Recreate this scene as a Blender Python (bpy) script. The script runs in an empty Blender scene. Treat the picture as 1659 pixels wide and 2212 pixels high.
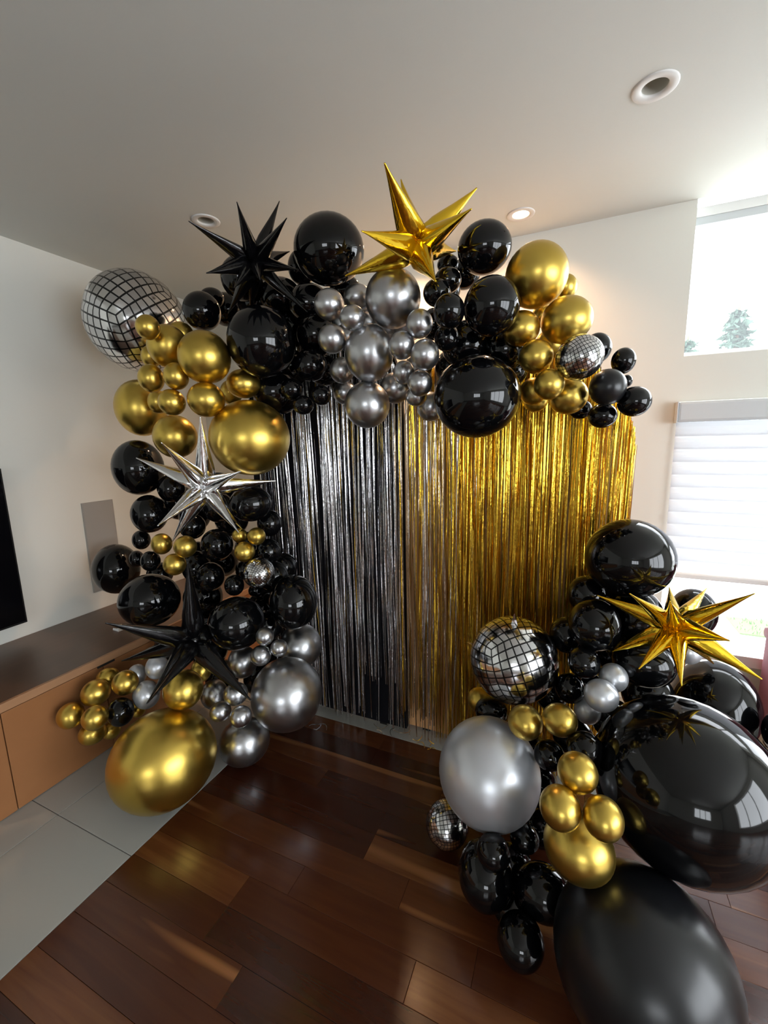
import bpy, bmesh, math, random
from math import pi, sin, cos, sqrt
from mathutils import Vector, Matrix, Euler

SC = bpy.context.scene
COL = SC.collection
rnd = random.Random(7)

# ------------------------------------------------------------------ camera
cam_data = bpy.data.cameras.new('camera')
cam = bpy.data.objects.new('camera', cam_data)
COL.objects.link(cam)
cam_data.sensor_fit = 'HORIZONTAL'
cam_data.sensor_width = 36.0
cam_data.lens = 909.7 / 1659 * 36.0
cam_data.clip_start = 0.02
right = Vector((0.91324, 0.40678, -0.02271))
up = Vector((-0.04756, 0.16180, 0.98568))
fwd = Vector((-0.40463, 0.89908, -0.16711))
mw = Matrix((( right.x, up.x, -fwd.x), (right.y, up.y, -fwd.y), (right.z, up.z, -fwd.z)))
cam.matrix_world = Matrix.Translation((0, 0, 1.5)) @ mw.to_4x4()
SC.camera = cam

# ------------------------------------------------------------------ sky, sun, exposure
world = bpy.data.worlds.new('sky')
SC.world = world
world.use_nodes = True
wn = world.node_tree.nodes
wn['Background'].inputs['Color'].default_value = (0.90, 0.95, 1.0, 1)
wn['Background'].inputs['Strength'].default_value = SKY_STRENGTH = 5.0
SC.view_settings.view_transform = 'Standard'
SC.view_settings.look = 'None'
SC.view_settings.gamma = 1.0
SC.view_settings.use_curve_mapping = False
SC.view_settings.exposure = 1.02
SC.cycles.max_bounces = 10
SC.cycles.diffuse_bounces = 6
SC.cycles.glossy_bounces = 5
SC.cycles.transmission_bounces = 6
SC.cycles.transparent_max_bounces = 8
SC.cycles.sample_clamp_indirect = 6.0
SC.cycles.use_denoising = True
SC.cycles.caustics_reflective = False


def portal(name, loc, rot, sx, sy):
    # guides the sampling of the sky through a window; gives off no light of its own
    l = bpy.data.lights.new(name, 'AREA')
    l.shape = 'RECTANGLE'
    l.size, l.size_y = sx, sy
    l.cycles.is_portal = True
    o = bpy.data.objects.new(name, l)
    o.location = loc
    o.rotation_euler = rot
    COL.objects.link(o)


# room: left wall x=XL, back wall y=YB, right wall x=XR, rear wall y=YR, ceiling z=ZC
XL, XR, YB, YR, ZC = -2.71, 3.6, 2.58, -5.2, 2.57
W1 = (0.471, 3.0, 1.874, 2.57)      # upper window: x0, x1, z0, z1
W2 = (0.471, 3.0, 0.385, 1.657)     # lower window
W3 = (-2.2, 1.0, 0.35, 2.30)        # right wall window: y0, y1, z0, z1
W4 = (0.3, 2.2, 0.9, 2.1)        # rear window behind the camera: x0, x1, z0, z1
portal('sky_portal', ((W1[0]+W1[1])/2, YB+.16, (W1[2]+W1[3])/2), (-pi/2, 0, 0), W1[1]-W1[0], W1[3]-W1[2])
portal('sky_portal', ((W2[0]+W2[1])/2, YB+.16, (W2[2]+W2[3])/2), (-pi/2, 0, 0), W2[1]-W2[0], W2[3]-W2[2])
portal('sky_portal', (XR+.16, (W3[0]+W3[1])/2, (W3[2]+W3[3])/2), (pi/2, 0, pi/2), W3[1]-W3[0], W3[3]-W3[2])
portal('sky_portal', ((W4[0]+W4[1])/2, YR-.16, (W4[2]+W4[3])/2), (pi/2, 0, 0), W4[1]-W4[0], W4[3]-W4[2])

# ------------------------------------------------------------------ materials
def mat(name, color=(.8, .8, .8), rough=.5, metal=0.0, spec=.5, coat=0.0, coat_rough=.05, emit=None, strength=0):
    m = bpy.data.materials.new(name)
    m.use_nodes = True
    b = m.node_tree.nodes['Principled BSDF']
    b.inputs['Base Color'].default_value = (*color, 1)
    b.inputs['Roughness'].default_value = rough
    b.inputs['Metallic'].default_value = metal
    b.inputs['Specular IOR Level'].default_value = spec
    b.inputs['Coat Weight'].default_value = coat
    b.inputs['Coat Roughness'].default_value = coat_rough
    if emit:
        b.inputs['Emission Color'].default_value = (*emit, 1)
        b.inputs['Emission Strength'].default_value = strength
    return m


def nd(m, kind, **kw):
    n = m.node_tree.nodes.new(kind)
    for k, v in kw.items():
        if k in n.inputs.keys() if hasattr(n.inputs, 'keys') else False:
            n.inputs[k].default_value = v
        else:
            setattr(n, k, v)
    return n


def lk(m, a, b):
    m.node_tree.links.new(a, b)


def ramp(m, stops):
    n = m.node_tree.nodes.new('ShaderNodeValToRGB')
    e = n.color_ramp.elements
    while len(e) < len(stops):
        e.new(0.5)
    for el, (p, c) in zip(e, stops):
        el.position = p
        el.color = (*c, 1)
    return n


def bsdf(m):
    return m.node_tree.nodes['Principled BSDF']


def add_bump(m, scale, strength, dist=.001, coord='Object', vec_scale=(1, 1, 1), detail=4):
    tc = nd(m, 'ShaderNodeTexCoord')
    mp = nd(m, 'ShaderNodeMapping')
    mp.inputs['Scale'].default_value = vec_scale
    ns = nd(m, 'ShaderNodeTexNoise')
    ns.inputs['Scale'].default_value = scale
    ns.inputs['Detail'].default_value = detail
    bp = nd(m, 'ShaderNodeBump')
    bp.inputs['Strength'].default_value = strength
    bp.inputs['Distance'].default_value = dist
    lk(m, tc.outputs[coord], mp.inputs['Vector'])
    lk(m, mp.outputs['Vector'], ns.inputs['Vector'])
    lk(m, ns.outputs['Fac'], bp.inputs['Height'])
    lk(m, bp.outputs['Normal'], bsdf(m).inputs['Normal'])
    return ns


M = {}
M['wall'] = mat('wall_paint', (.72, .72, .665), .75, spec=.25)
add_bump(M['wall'], 160, .12)
M['ceiling'] = mat('ceiling_paint', (.69, .70, .66), .85, spec=.15)
add_bump(M['ceiling'], 130, .15)
M['white_trim'] = mat('white_trim', (.82, .82, .81), .4)
M['grey_frame'] = mat('grey_frame', (.55, .58, .60), .4)
M['tile'] = mat('pale_tile', (.42, .42, .385), .38, spec=.4)
tn = add_bump(M['tile'], 60, .1)
M['grout'] = mat('grout', (.16, .155, .14), .9)
M['slab'] = mat('subfloor', (.05, .03, .02), .8)
M['black_fabric'] = mat('black_fabric', (.006, .006, .009), .8, spec=.2)
add_bump(M['black_fabric'], 300, .2)
M['peach_fabric'] = mat('peach_fabric', (.78, .42, .19), .75, spec=.2)
add_bump(M['peach_fabric'], 300, .2)
M['tv_black'] = mat('tv_screen', (.002, .002, .003), .16, spec=.4)
M['tv_bezel'] = mat('tv_bezel', (.006, .006, .006), .35)
M['speaker'] = mat('speaker_grille', (.33, .32, .30), .7)
add_bump(M['speaker'], 900, .4)
M['maroon'] = mat('maroon_cloth', (.11, .018, .028), .8)
M['dark_leg'] = mat('dark_leg', (.03, .02, .02), .4)
M['paper'] = mat('white_paper', (.85, .85, .83), .7)
M['concrete'] = mat('pale_concrete', (.62, .62, .60), .9)
add_bump(M['concrete'], 3, .3)
M['bark'] = mat('bark', (.12, .08, .05), .9)
M['needles'] = mat('needles', (.05, .09, .065), .8)
M['lawn'] = mat('lawn', (.07, .19, .02), .9)
M['trim_metal'] = mat('downlight_trim', (.74, .73, .71), .45)
M['can_inner'] = mat('downlight_reflector', (.55, .54, .48), .4)
M['lamp_off'] = mat('lamp_off', (.42, .42, .37), .4)
M['lamp_on'] = mat('lamp_on', (1, .9, .75), .5, emit=(1.0, .80, .58), strength=22)
M['dark_gap'] = mat('dark_gap', (.01, .008, .006), .8)

# balloons
M['black'] = mat('black_latex', (.0022, .0024, .003), .06, spec=.42)
M['black_satin'] = mat('black_satin_latex', (.006, .0065, .008), .30, spec=.5)
M['gold'] = mat('gold_chrome_latex', (.64, .45, .095), .31, metal=1.0)
M['silver'] = mat('silver_chrome_latex', (.50, .505, .52), .30, metal=1.0)
M['pearl'] = mat('pale_silver_latex', (.66, .68, .72), .34, metal=.65)
for k, sc in (('gold', 9), ('silver', 7), ('pearl', 7)):
    # slightly cloudy chrome film
    m = M[k]
    tc = nd(m, 'ShaderNodeTexCoord')
    ns = nd(m, 'ShaderNodeTexNoise')
    ns.inputs['Scale'].default_value = 2.2
    ns.inputs['Detail'].default_value = 3
    rg = nd(m, 'ShaderNodeMapRange')
    rg.inputs['To Min'].default_value = bsdf(m).inputs['Roughness'].default_value - .02
    rg.inputs['To Max'].default_value = bsdf(m).inputs['Roughness'].default_value + .03
    lk(m, tc.outputs['Object'], ns.inputs['Vector'])
    lk(m, ns.outputs['Fac'], rg.inputs['Value'])
    lk(m, rg.outputs['Result'], bsdf(m).inputs['Roughness'])
M['foil_black'] = mat('black_foil', (.002, .002, .0025), .14, spec=.42)
M['foil_gold'] = mat('gold_foil', (.86, .56, .04), .12, metal=1.0)
M['foil_silver'] = mat('silver_foil', (.80, .80, .81), .10, metal=1.0)
for k in ('foil_black', 'foil_gold', 'foil_silver'):
    add_bump(M[k], 14, .35, .004, vec_scale=(1, 1, .35), detail=3)
M['strip_gold'] = mat('gold_strip_foil', (.80, .50, .05), .24, metal=1.0)
M['strip_silver'] = mat('silver_strip_foil', (.80, .80, .82), .22, metal=1.0)
M['strip_champagne'] = mat('champagne_strip_foil', (.60, .46, .32), .24, metal=1.0)
for k in ('strip_gold', 'strip_silver', 'strip_champagne'):
    add_bump(M[k], 90, .5, .003, vec_scale=(1, 1, .6), detail=2)


def disco_material():
    m = mat('disco_print', (.74, .74, .75), .13, metal=1.0)
    b = bsdf(m)
    uv = nd(m, 'ShaderNodeUVMap')
    sep = nd(m, 'ShaderNodeSeparateXYZ')
    lk(m, uv.outputs['UV'], sep.inputs[0])

    def math_(op, a, bval=None):
        n = nd(m, 'ShaderNodeMath', operation=op)
        lk(m, a, n.inputs[0])
        if bval is not None:
            if hasattr(bval, 'links'):
                lk(m, bval, n.inputs[1])
            else:
                n.inputs[1].default_value = bval
        return n.outputs[0]

    def edge(s):
        f = math_('FRACT', s)
        return math_('ABSOLUTE', math_('SUBTRACT', f, .5))
    d = math_('MAXIMUM', edge(sep.outputs['X']), edge(sep.outputs['Y']))
    line = math_('GREATER_THAN', d, .41)
    fx = nd(m, 'ShaderNodeMath', operation='FLOOR')
    lk(m, sep.outputs['X'], fx.inputs[0])
    fy = nd(m, 'ShaderNodeMath', operation='FLOOR')
    lk(m, sep.outputs['Y'], fy.inputs[0])
    cb = nd(m, 'ShaderNodeCombineXYZ')
    lk(m, fx.outputs[0], cb.inputs[0])
    lk(m, fy.outputs[0], cb.inputs[1])
    wn_ = nd(m, 'ShaderNodeTexWhiteNoise', noise_dimensions='3D')
    lk(m, cb.outputs[0], wn_.inputs['Vector'])
    mix = nd(m, 'ShaderNodeMix', data_type='RGBA')
    lk(m, line, mix.inputs[0])
    tint = ramp(m, [(0, (.55, .55, .57)), (1, (.86, .86, .86))])
    lk(m, wn_.outputs['Value'], tint.inputs['Fac'])
    lk(m, tint.outputs['Color'], mix.inputs[6])
    mix.inputs[7].default_value = (.004, .004, .004, 1)
    lk(m, mix.outputs[2], b.inputs['Base Color'])
    inv = math_('SUBTRACT', line, 1.0)
    inv = math_('ABSOLUTE', inv)
    lk(m, inv, b.inputs['Metallic'])
    # each printed mirror facet catches the light a little differently
    geo = nd(m, 'ShaderNodeNewGeometry')
    sub = nd(m, 'ShaderNodeVectorMath', operation='SUBTRACT')
    lk(m, wn_.outputs['Color'], sub.inputs[0])
    sub.inputs[1].default_value = (.5, .5, .5)
    scl = nd(m, 'ShaderNodeVectorMath', operation='SCALE')
    lk(m, sub.outputs[0], scl.inputs[0])
    scl.inputs['Scale'].default_value = .07
    ad = nd(m, 'ShaderNodeVectorMath', operation='ADD')
    lk(m, geo.outputs['Normal'], ad.inputs[0])
    lk(m, scl.outputs[0], ad.inputs[1])
    nm = nd(m, 'ShaderNodeVectorMath', operation='NORMALIZE')
    lk(m, ad.outputs[0], nm.inputs[0])
    lk(m, nm.outputs[0], b.inputs['Normal'])
    return m


M['disco'] = disco_material()


def wood_material(name, stops, rough, grain=(1.0, 14, 14), random_col=True, streak=None):
    m = mat(name, rough=rough)
    b = bsdf(m)
    tc = nd(m, 'ShaderNodeTexCoord')
    oi = nd(m, 'ShaderNodeObjectInfo')
    off = nd(m, 'ShaderNodeVectorMath', operation='ADD')
    sc = nd(m, 'ShaderNodeVectorMath', operation='SCALE')
    cb = nd(m, 'ShaderNodeCombineXYZ')
    for i in range(3):
        lk(m, oi.outputs['Random'], cb.inputs[i])
    lk(m, cb.outputs[0], sc.inputs[0])
    sc.inputs['Scale'].default_value = 37.0
    lk(m, tc.outputs['Object'], off.inputs[0])
    lk(m, sc.outputs[0], off.inputs[1])
    mp = nd(m, 'ShaderNodeMapping')
    mp.inputs['Scale'].default_value = grain
    lk(m, off.outputs[0], mp.inputs['Vector'])
    ns = nd(m, 'ShaderNodeTexNoise')
    ns.inputs['Scale'].default_value = 2.0
    ns.inputs['Detail'].default_value = 6
    ns.inputs['Distortion'].default_value = .8
    lk(m, mp.outputs['Vector'], ns.inputs['Vector'])
    cr = ramp(m, stops)
    ad = nd(m, 'ShaderNodeMath', operation='MULTIPLY_ADD')
    lk(m, ns.outputs['Fac'], ad.inputs[0])
    ad.inputs[1].default_value = .45
    if random_col:
        sh = nd(m, 'ShaderNodeMath', operation='MULTIPLY_ADD')
        lk(m, oi.outputs['Random'], sh.inputs[0])
        sh.inputs[1].default_value = .78
        sh.inputs[2].default_value = -.12
        lk(m, sh.outputs[0], ad.inputs[2])
    else:
        ad.inputs[2].default_value = .28
    lk(m, ad.outputs[0], cr.inputs['Fac'])
    col = cr.outputs['Color']
    if streak:
        n2 = nd(m, 'ShaderNodeTexNoise')
        mp2 = nd(m, 'ShaderNodeMapping')
        mp2.inputs['Scale'].default_value = (.9, 11, 11)
        lk(m, off.outputs[0], mp2.inputs['Vector'])
        lk(m, mp2.outputs['Vector'], n2.inputs['Vector'])
        n2.inputs['Scale'].default_value = 1.0
        n2.inputs['Detail'].default_value = 1
        rg = nd(m, 'ShaderNodeMapRange')
        rg.inputs['From Min'].default_value = .66
        rg.inputs['From Max'].default_value = .73
        lk(m, n2.outputs['Fac'], rg.inputs['Value'])
        mx = nd(m, 'ShaderNodeMix', data_type='RGBA')
        lk(m, rg.outputs['Result'], mx.inputs[0])
        lk(m, col, mx.inputs[6])
        mx.inputs[7].default_value = (*streak, 1)
        col = mx.outputs[2]
    lk(m, col, b.inputs['Base Color'])
    bp = nd(m, 'ShaderNodeBump')
    bp.inputs['Strength'].default_value = .15
    bp.inputs['Distance'].default_value = .001
    lk(m, ns.outputs['Fac'], bp.inputs['Height'])
    lk(m, bp.outputs['Normal'], b.inputs['Normal'])
    return m


M['plank'] = wood_material('dark_mahogany', [(0, (.030, .0068, .0028)), (.40, (.064, .0162, .0058)), (.72, (.112, .033, .0105)), (.88, (.17, .06, .018)), (1, (.28, .115, .035))], .24, streak=(.30, .12, .04))
bsdf(M['plank']).inputs['Coat Weight'].default_value = .2
bsdf(M['plank']).inputs['Coat Roughness'].default_value = .14
M['wood_top'] = wood_material('walnut_top', [(0, (.085, .048, .031)), (1, (.175, .105, .07))], .32, grain=(12, 1.2, 12), random_col=False)
M['wood_edge'] = wood_material('cherry_edge', [(0, (.32, .16, .08)), (1, (.52, .28, .145))], .4, grain=(12, 1.2, 12), random_col=False)
M['wood_door'] = wood_material('cherry_door', [(0, (.26, .105, .038)), (1, (.42, .185, .07))], .4, grain=(10, 1.5, 3), random_col=False)


def glass_material():
    # window glass; a translucent white veil is mixed in to imitate glare
    m = bpy.data.materials.new('glare_veil_glass')
    m.use_nodes = True
    nt = m.node_tree
    for n in list(nt.nodes):
        nt.nodes.remove(n)
    out = nt.nodes.new('ShaderNodeOutputMaterial')
    tr = nt.nodes.new('ShaderNodeBsdfTransparent')
    tl = nt.nodes.new('ShaderNodeBsdfTranslucent')
    tl.inputs['Color'].default_value = (.95, .97, 1, 1)
    mx = nt.nodes.new('ShaderNodeMixShader')
    mx.inputs[0].default_value = .06
    nt.links.new(tr.outputs[0], mx.inputs[1])
    nt.links.new(tl.outputs[0], mx.inputs[2])
    nt.links.new(mx.outputs[0], out.inputs['Surface'])
    return m


M['glass'] = glass_material()


def blind_material():
    m = bpy.data.materials.new('sheer_blind')
    m.use_nodes = True
    nt = m.node_tree
    b = bsdf(m)
    b.inputs['Base Color'].default_value = (.82, .83, .85, 1)
    b.inputs['Roughness'].default_value = .8
    out = nt.nodes['Material Output']
    tl = nt.nodes.new('ShaderNodeBsdfTranslucent')
    tl.inputs['Color'].default_value = (.62, .63, .65, 1)
    mx = nt.nodes.new('ShaderNodeMixShader')
    mx.inputs[0].default_value = .5
    nt.links.new(b.outputs[0], mx.inputs[1])
    nt.links.new(tl.outputs[0], mx.inputs[2])
    nt.links.new(mx.outputs[0], out.inputs['Surface'])
    return m


M['blind'] = blind_material()

# ------------------------------------------------------------------ mesh helpers
def link(name, me, m=None, parent=None, loc=None):
    if isinstance(me, bmesh.types.BMesh):
        bm = me
        me = bpy.data.meshes.new(name)
        bmesh.ops.recalc_face_normals(bm, faces=bm.faces)
        bm.to_mesh(me)
        bm.free()
    if m is not None and not me.materials:
        for x in (m if isinstance(m, (list, tuple)) else [m]):
            me.materials.append(x)
    o = bpy.data.objects.new(name, me)
    COL.objects.link(o)
    if parent is not None:
        o.parent = parent
    if loc is not None:
        o.location = loc
    return o


def tag(o, label=None, cat=None, group=None, kind=None):
    if label: o['label'] = label
    if cat: o['category'] = cat
    if group: o['group'] = group
    if kind: o['kind'] = kind
    return o


def empty(name, loc=(0, 0, 0), label=None, cat=None, group=None, kind=None, parent=None):
    o = bpy.data.objects.new(name, None)
    o.empty_display_size = .05
    COL.objects.link(o)
    o.location = loc
    if parent: o.parent = parent
    return tag(o, label, cat, group, kind)


def box(bm, x0, x1, y0, y1, z0, z1, bev=0, mi=0):
    vs = [bm.verts.new(p) for p in ((x0, y0, z0), (x1, y0, z0), (x1, y1, z0), (x0, y1, z0), (x0, y0, z1), (x1, y0, z1), (x1, y1, z1), (x0, y1, z1))]
    fs = [bm.faces.new([vs[i] for i in f]) for f in ((0, 3, 2, 1), (4, 5, 6, 7), (0, 1, 5, 4), (1, 2, 6, 5), (2, 3, 7, 6), (3, 0, 4, 7))]
    for f in fs: f.material_index = mi
    if bev:
        es = {e for f in fs for e in f.edges}
        r = bmesh.ops.bevel(bm, geom=list(es), offset=bev, segments=2, affect='EDGES', profile=.6)
        for f in r['faces']: f.material_index = mi
    return vs


def bx(x0, x1, y0, y1, z0, z1, bev=0):
    bm = bmesh.new()
    box(bm, x0, x1, y0, y1, z0, z1, bev)
    return bm


def lathe(bm, prof, n=32, close=True):
    rings = []
    for r, z in prof:
        if r < 1e-6:
            rings.append([bm.verts.new((0, 0, z))])
        else:
            rings.append([bm.verts.new((r*cos(2*pi*k/n), r*sin(2*pi*k/n), z)) for k in range(n)])
    for a, b in zip(rings, rings[1:]):
        for k in range(n):
            k2 = (k+1) % n
            if len(a) == 1 and len(b) == 1: continue
            if len(a) == 1: bm.faces.new((a[0], b[k2], b[k]))
            elif len(b) == 1: bm.faces.new((a[k], a[k2], b[0]))
            else: bm.faces.new((a[k], a[k2], b[k2], b[k]))
    return bm


def smooth(o):
    for p in o.data.polygons: p.use_smooth = True
    return o


# ------------------------------------------------------------------ room shell
bm = bmesh.new()
box(bm, XL-.2, XL, YR-.2, YB+.2, 0, ZC+.1)
tag(link('wall_left', bm, M['wall']), kind='structure')
bm = bmesh.new()
box(bm, XL, W1[0], YB, YB+.2, 0, ZC+.1)
box(bm, W1[1], XR+.2, YB, YB+.2, 0, ZC+.1)
box(bm, W1[0], W1[1], YB, YB+.2, W2[3], W1[2])
box(bm, W1[0], W1[1], YB, YB+.2, 0, W2[2]-.04)
tag(link('wall_back', bm, M['wall']), kind='structure')
bm = bmesh.new()
box(bm, XR, XR+.2, YR-.2, W3[0], 0, ZC+.1)
box(bm, XR, XR+.2, W3[1], YB, 0, ZC+.1)
box(bm, XR, XR+.2, W3[0], W3[1], 0, W3[2])
box(bm, XR, XR+.2, W3[0], W3[1], W3[3], ZC+.1)
tag(link('wall_right', bm, M['wall']), kind='structure')
bm = bmesh.new()
box(bm, XL, W4[0], YR-.2, YR, 0, ZC+.1)
box(bm, W4[1], XR, YR-.2, YR, 0, ZC+.1)
box(bm, W4[0], W4[1], YR-.2, YR, 0, W4[2])
box(bm, W4[0], W4[1], YR-.2, YR, W4[3], ZC+.1)
tag(link('wall_rear', bm, M['wall']), kind='structure')

# ceiling with a round opening for each downlight
LIGHTS = [(-1.682, 1.713, 0, 'unlit round ceiling downlight behind the tips of the upper black starburst'),
          (-.290, 2.347, 1, 'lit round ceiling downlight close to the back wall, right of the gold starburst'),
          (.178, 1.743, 0, 'unlit round ceiling downlight at the upper right, nearest to the camera'),
          (-.93, 2.352, 1, 'unseen lit ceiling downlight added for warm glow behind the upper gold starburst'),  # this and the next are unseen, added for the warm glow over the arch
          (-1.53, 2.346, 1, 'unseen lit ceiling downlight added for warm glow behind the tall oval black balloon')]
RH = .052
bm = bmesh.new()
xs = sorted({XL, XR} | {l[0]+s*.07 for l in LIGHTS for s in (-1, 1)})
ys = sorted({YR, YB} | {l[1]+s*.07 for l in LIGHTS for s in (-1, 1)})
for i in range(len(xs)-1):
    for j in range(len(ys)-1):
        x0, x1, y0, y1 = xs[i], xs[i+1], ys[j], ys[j+1]
        if x1-x0 < 1e-6 or y1-y0 < 1e-6: continue
        hole = [l for l in LIGHTS if x0 < l[0] < x1 and y0 < l[1] < y1]
        if not hole:
            bm.faces.new([bm.verts.new(p) for p in ((x0, y0, ZC), (x0, y1, ZC), (x1, y1, ZC), (x1, y0, ZC))])
            continue
        cx, cy = hole[0][:2]
        n = 32
        inner, outer = [], []
        for k in range(n):
            a = 2*pi*k/n + pi/4
            inner.append(bm.verts.new((cx+RH*cos(a), cy+RH*sin(a), ZC)))
            s = 1/max(abs(cos(a)), abs(sin(a)))
            px, py = cos(a)*s, sin(a)*s
            outer.append(bm.verts.new((x0+(px+1)/2*(x1-x0), y0+(py+1)/2*(y1-y0), ZC)))
        for k in range(n):
            k2 = (k+1) % n
            bm.faces.new((inner[k], outer[k], outer[k2], inner[k2]))
bmesh.ops.remove_doubles(bm, verts=bm.verts, dist=1e-5)
box(bm, XL-.2, XR+.2, YR-.2, YB+.2, ZC+.14, ZC+.2)
for f in bm.faces:
    f.material_index = 0
tag(link('ceiling', bm, M['ceiling']), kind='structure')

for n_, (lx, ly, lit, lab) in enumerate(LIGHTS):
    t = empty('ceiling_downlight', (lx, ly, ZC), lab, 'downlight', 'round ceiling downlights')
    bm = lathe(bmesh.new(), [(.037, .004), (.038, -.001), (.041, -.0035), (.062, -.0045), (.0645, -.003), (.0655, .0), (.0655, .002)], 48)
    smooth(link('trim_ring', bm, M['trim_metal'], t))
    bm = lathe(bmesh.new(), [(.038, 0), (.0385, .03), (.040, .075), (.0, .078)], 40)
    smooth(link('reflector', bm, M['can_inner'], t))
    bm = lathe(bmesh.new(), [(.0, -.003), (.020, -.003), (.027, .001), (.029, .008), (.029, .02), (0, .02)], 36)
    lamp = smooth(link('lamp', bm, M['lamp_on' if lit else 'lamp_off'], t, (0, 0, .028 if lit else .05)))
    lamp.rotation_euler = (.22, -.12, 0)
    if lit:
        l = bpy.data.lights.new('downlight_beam', 'SPOT')
        l.energy = 19
        l.color = (1.0, .58, .30)
        l.spot_size = 2.3
        l.spot_blend = .7
        l.shadow_soft_size = .03
        o = bpy.data.objects.new('downlight_beam', l)
        COL.objects.link(o)
        o.parent = t
        o.location = (0, 0, .017)

# ------------------------------------------------------------------ floor: tiles along the walls, dark planks inside
XT, YT = -1.43, 1.775      # where the planks end against the tiles
floor = tag(link('floor', bx(XL-.2, XR+.2, YR-.2, YB+.2, -.12, -.012), M['slab']), kind='structure')
bm = bmesh.new()
box(bm, XL, XT, YR, YB, -.012, -.0035)
box(bm, XT, XR, YT, YB, -.012, -.0035)
link('grout_bed', bm, M['grout'], floor)
tile_meshes = {}


def tile(x0, x1, y0, y1):
    g = .0016
    w, d = round(x1-x0, 3), round(y1-y0, 3)
    if (w, d) not in tile_meshes:
        o = link('tile', bx(-w/2+g, w/2-g, -d/2+g, d/2-g, -.010, 0, .0012), M['tile'], floor)
        tile_meshes[(w, d)] = o.data
    else:
        o = link('tile', tile_meshes[(w, d)], None, floor)
    o.location = ((x0+x1)/2, (y0+y1)/2, 0)


for c in range(3):
    xa = XT - .454*c
    xb = max(XT - .454*(c+1), XL)
    y = .818 - .91*5
    while y < YB:
        y0, y1 = max(y, YR), min(y+.91, YB)
        if y1-y0 > .05: tile(xb, xa, y0, y1)
        y += .91
for r_ in range(2):
    y0 = YT + r_*.45
    y1 = min(y0+.45, YB)
    x = XT
    while x < XR:
        tile(x, min(x+.91, XR), y0, y1)
        x += .91

plank_meshes = []
for ln in (.46, .62, .80, .98):
    me = bpy.data.meshes.new('plank')
    bm = bx(-ln/2+.0004, ln/2-.0004, -.0522, .0522, -.011, 0, .0009)
    bm.to_mesh(me)
    bm.free()
    me.materials.append(M['plank'])
    plank_meshes.append((ln, me))
PW = .1052
y = YT - PW/2
row = 0
while y > YR + PW/2:
    x = XT - rnd.choice((0, .0))
    first = True
    while x < XR - .05:
        ln, me = rnd.choice(plank_meshes)
        if first and row % 2: ln, me = plank_meshes[row % 3]
        if x + ln > XR: ln, me = plank_meshes[0]
        o = link('plank', me, None, floor)
        o.location = (x+ln/2, y, rnd.uniform(-.0004, 0))
        x += ln
        first = False
    y -= PW
    row += 1

# ------------------------------------------------------------------ windows
def window_set(name, x0, x1, z0, z1, ya, head):
    w = empty(name, ((x0+x1)/2, ya, z0), kind='structure')
    def P(n, bm, m): 
        o = link(n, bm, m, w)
        o.location = (-(x0+x1)/2, -ya, -z0)
        return o
    zt = head
    P('frame_rail', bx(x0, x1, ya, ya+.05, z0, z0+.032, .003), M['white_trim'])
    P('frame_rail', bx(x0, x1, ya, ya+.05, zt-.035, zt, .003), M['grey_frame'])
    P('frame_stile', bx(x0, x0+.012, ya, ya+.05, z0+.032, zt-.035, .002), M['white_trim'])
    P('frame_stile', bx(x1-.035, x1, ya, ya+.05, z0+.032, zt-.035, .003), M['white_trim'])
    xm = (x0+x1)/2
    P('mullion', bx(xm-.03, xm+.03, ya, ya+.05, z0+.032, zt-.035, .003), M['white_trim'])
    if zt < z1-.005:
        P('head_board', bx(x0, x1, ya-.004, ya+.055, zt, z1, 0), M['white_trim'])
    for a, b in ((x0+.012, xm-.03), (xm+.03, x1-.035)):
        bm = bmesh.new()
        bm.faces.new([bm.verts.new(p) for p in ((a, ya+.025, z0+.032), (b, ya+.025, z0+.032), (b, ya+.025, zt-.035), (a, ya+.025, zt-.035))])
        P('pane', bm, M['glass'])
    return w


window_set('window_1', W1[0], W1[1], W1[2], W1[3]+.0, YB+.10, 2.528)
w2 = window_set('window_2', W2[0], W2[1], W2[2]-.04, W2[3], YB+.10, W2[3])
o = link('window_sill', bx(W2[0]-.02, W2[1]+.02, YB-.075, YB+.10, W2[2]-.045, W2[2]+.012, .004), M['white_trim'], w2)
o.location = (-(W2[0]+W2[1])/2, -(YB+.10), -(W2[2]-.04))


def side_window(name, horiz, a0, a1, z0, z1, c, nm):
    w = empty(name, (0, 0, 0), kind='structure')
    def B(n, u0, u1, za, zb, m):
        link(n, bx(*((u0, u1, c-.025, c+.025) if horiz else (c-.025, c+.025, u0, u1)), za, zb, .003), m, w)
    B('frame_rail', a0, a1, z0, z0+.06, M['white_trim'])
    B('frame_rail', a0, a1, z1-.06, z1, M['white_trim'])
    st = [a0 + (a1-a0)*k/nm for k in range(nm+1)]
    for s in st: B('frame_stile', max(a0, s-.035), min(a1, s+.035), z0+.06, z1-.06, M['white_trim'])
    for s, t in zip(st, st[1:]):
        bm = bmesh.new()
        pts = [(s+.035, z0+.06), (t-.035, z0+.06), (t-.035, z1-.06), (s+.035, z1-.06)]
        bm.faces.new([bm.verts.new((p, c, z) if horiz else (c, p, z)) for p, z in pts])
        link('pane', bm, M['glass'], w)


side_window('window_3', False, W3[0], W3[1], W3[2], W3[3], XR+.1, 3)
side_window('window_4', True, W4[0], W4[1], W4[2], W4[3], YR-.1, 3)

# layered sheer roller blind in front of the lower window
bl = empty('roller_blind', (W2[0], YB-.02, W2[3]), 'white layered roller blind half lowered over the lower window', 'blind')


def BL(n, bm, m):
    o = link(n, bm, m, bl)
    o.location = (-W2[0], -(YB-.02), -W2[3])
    return o


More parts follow.
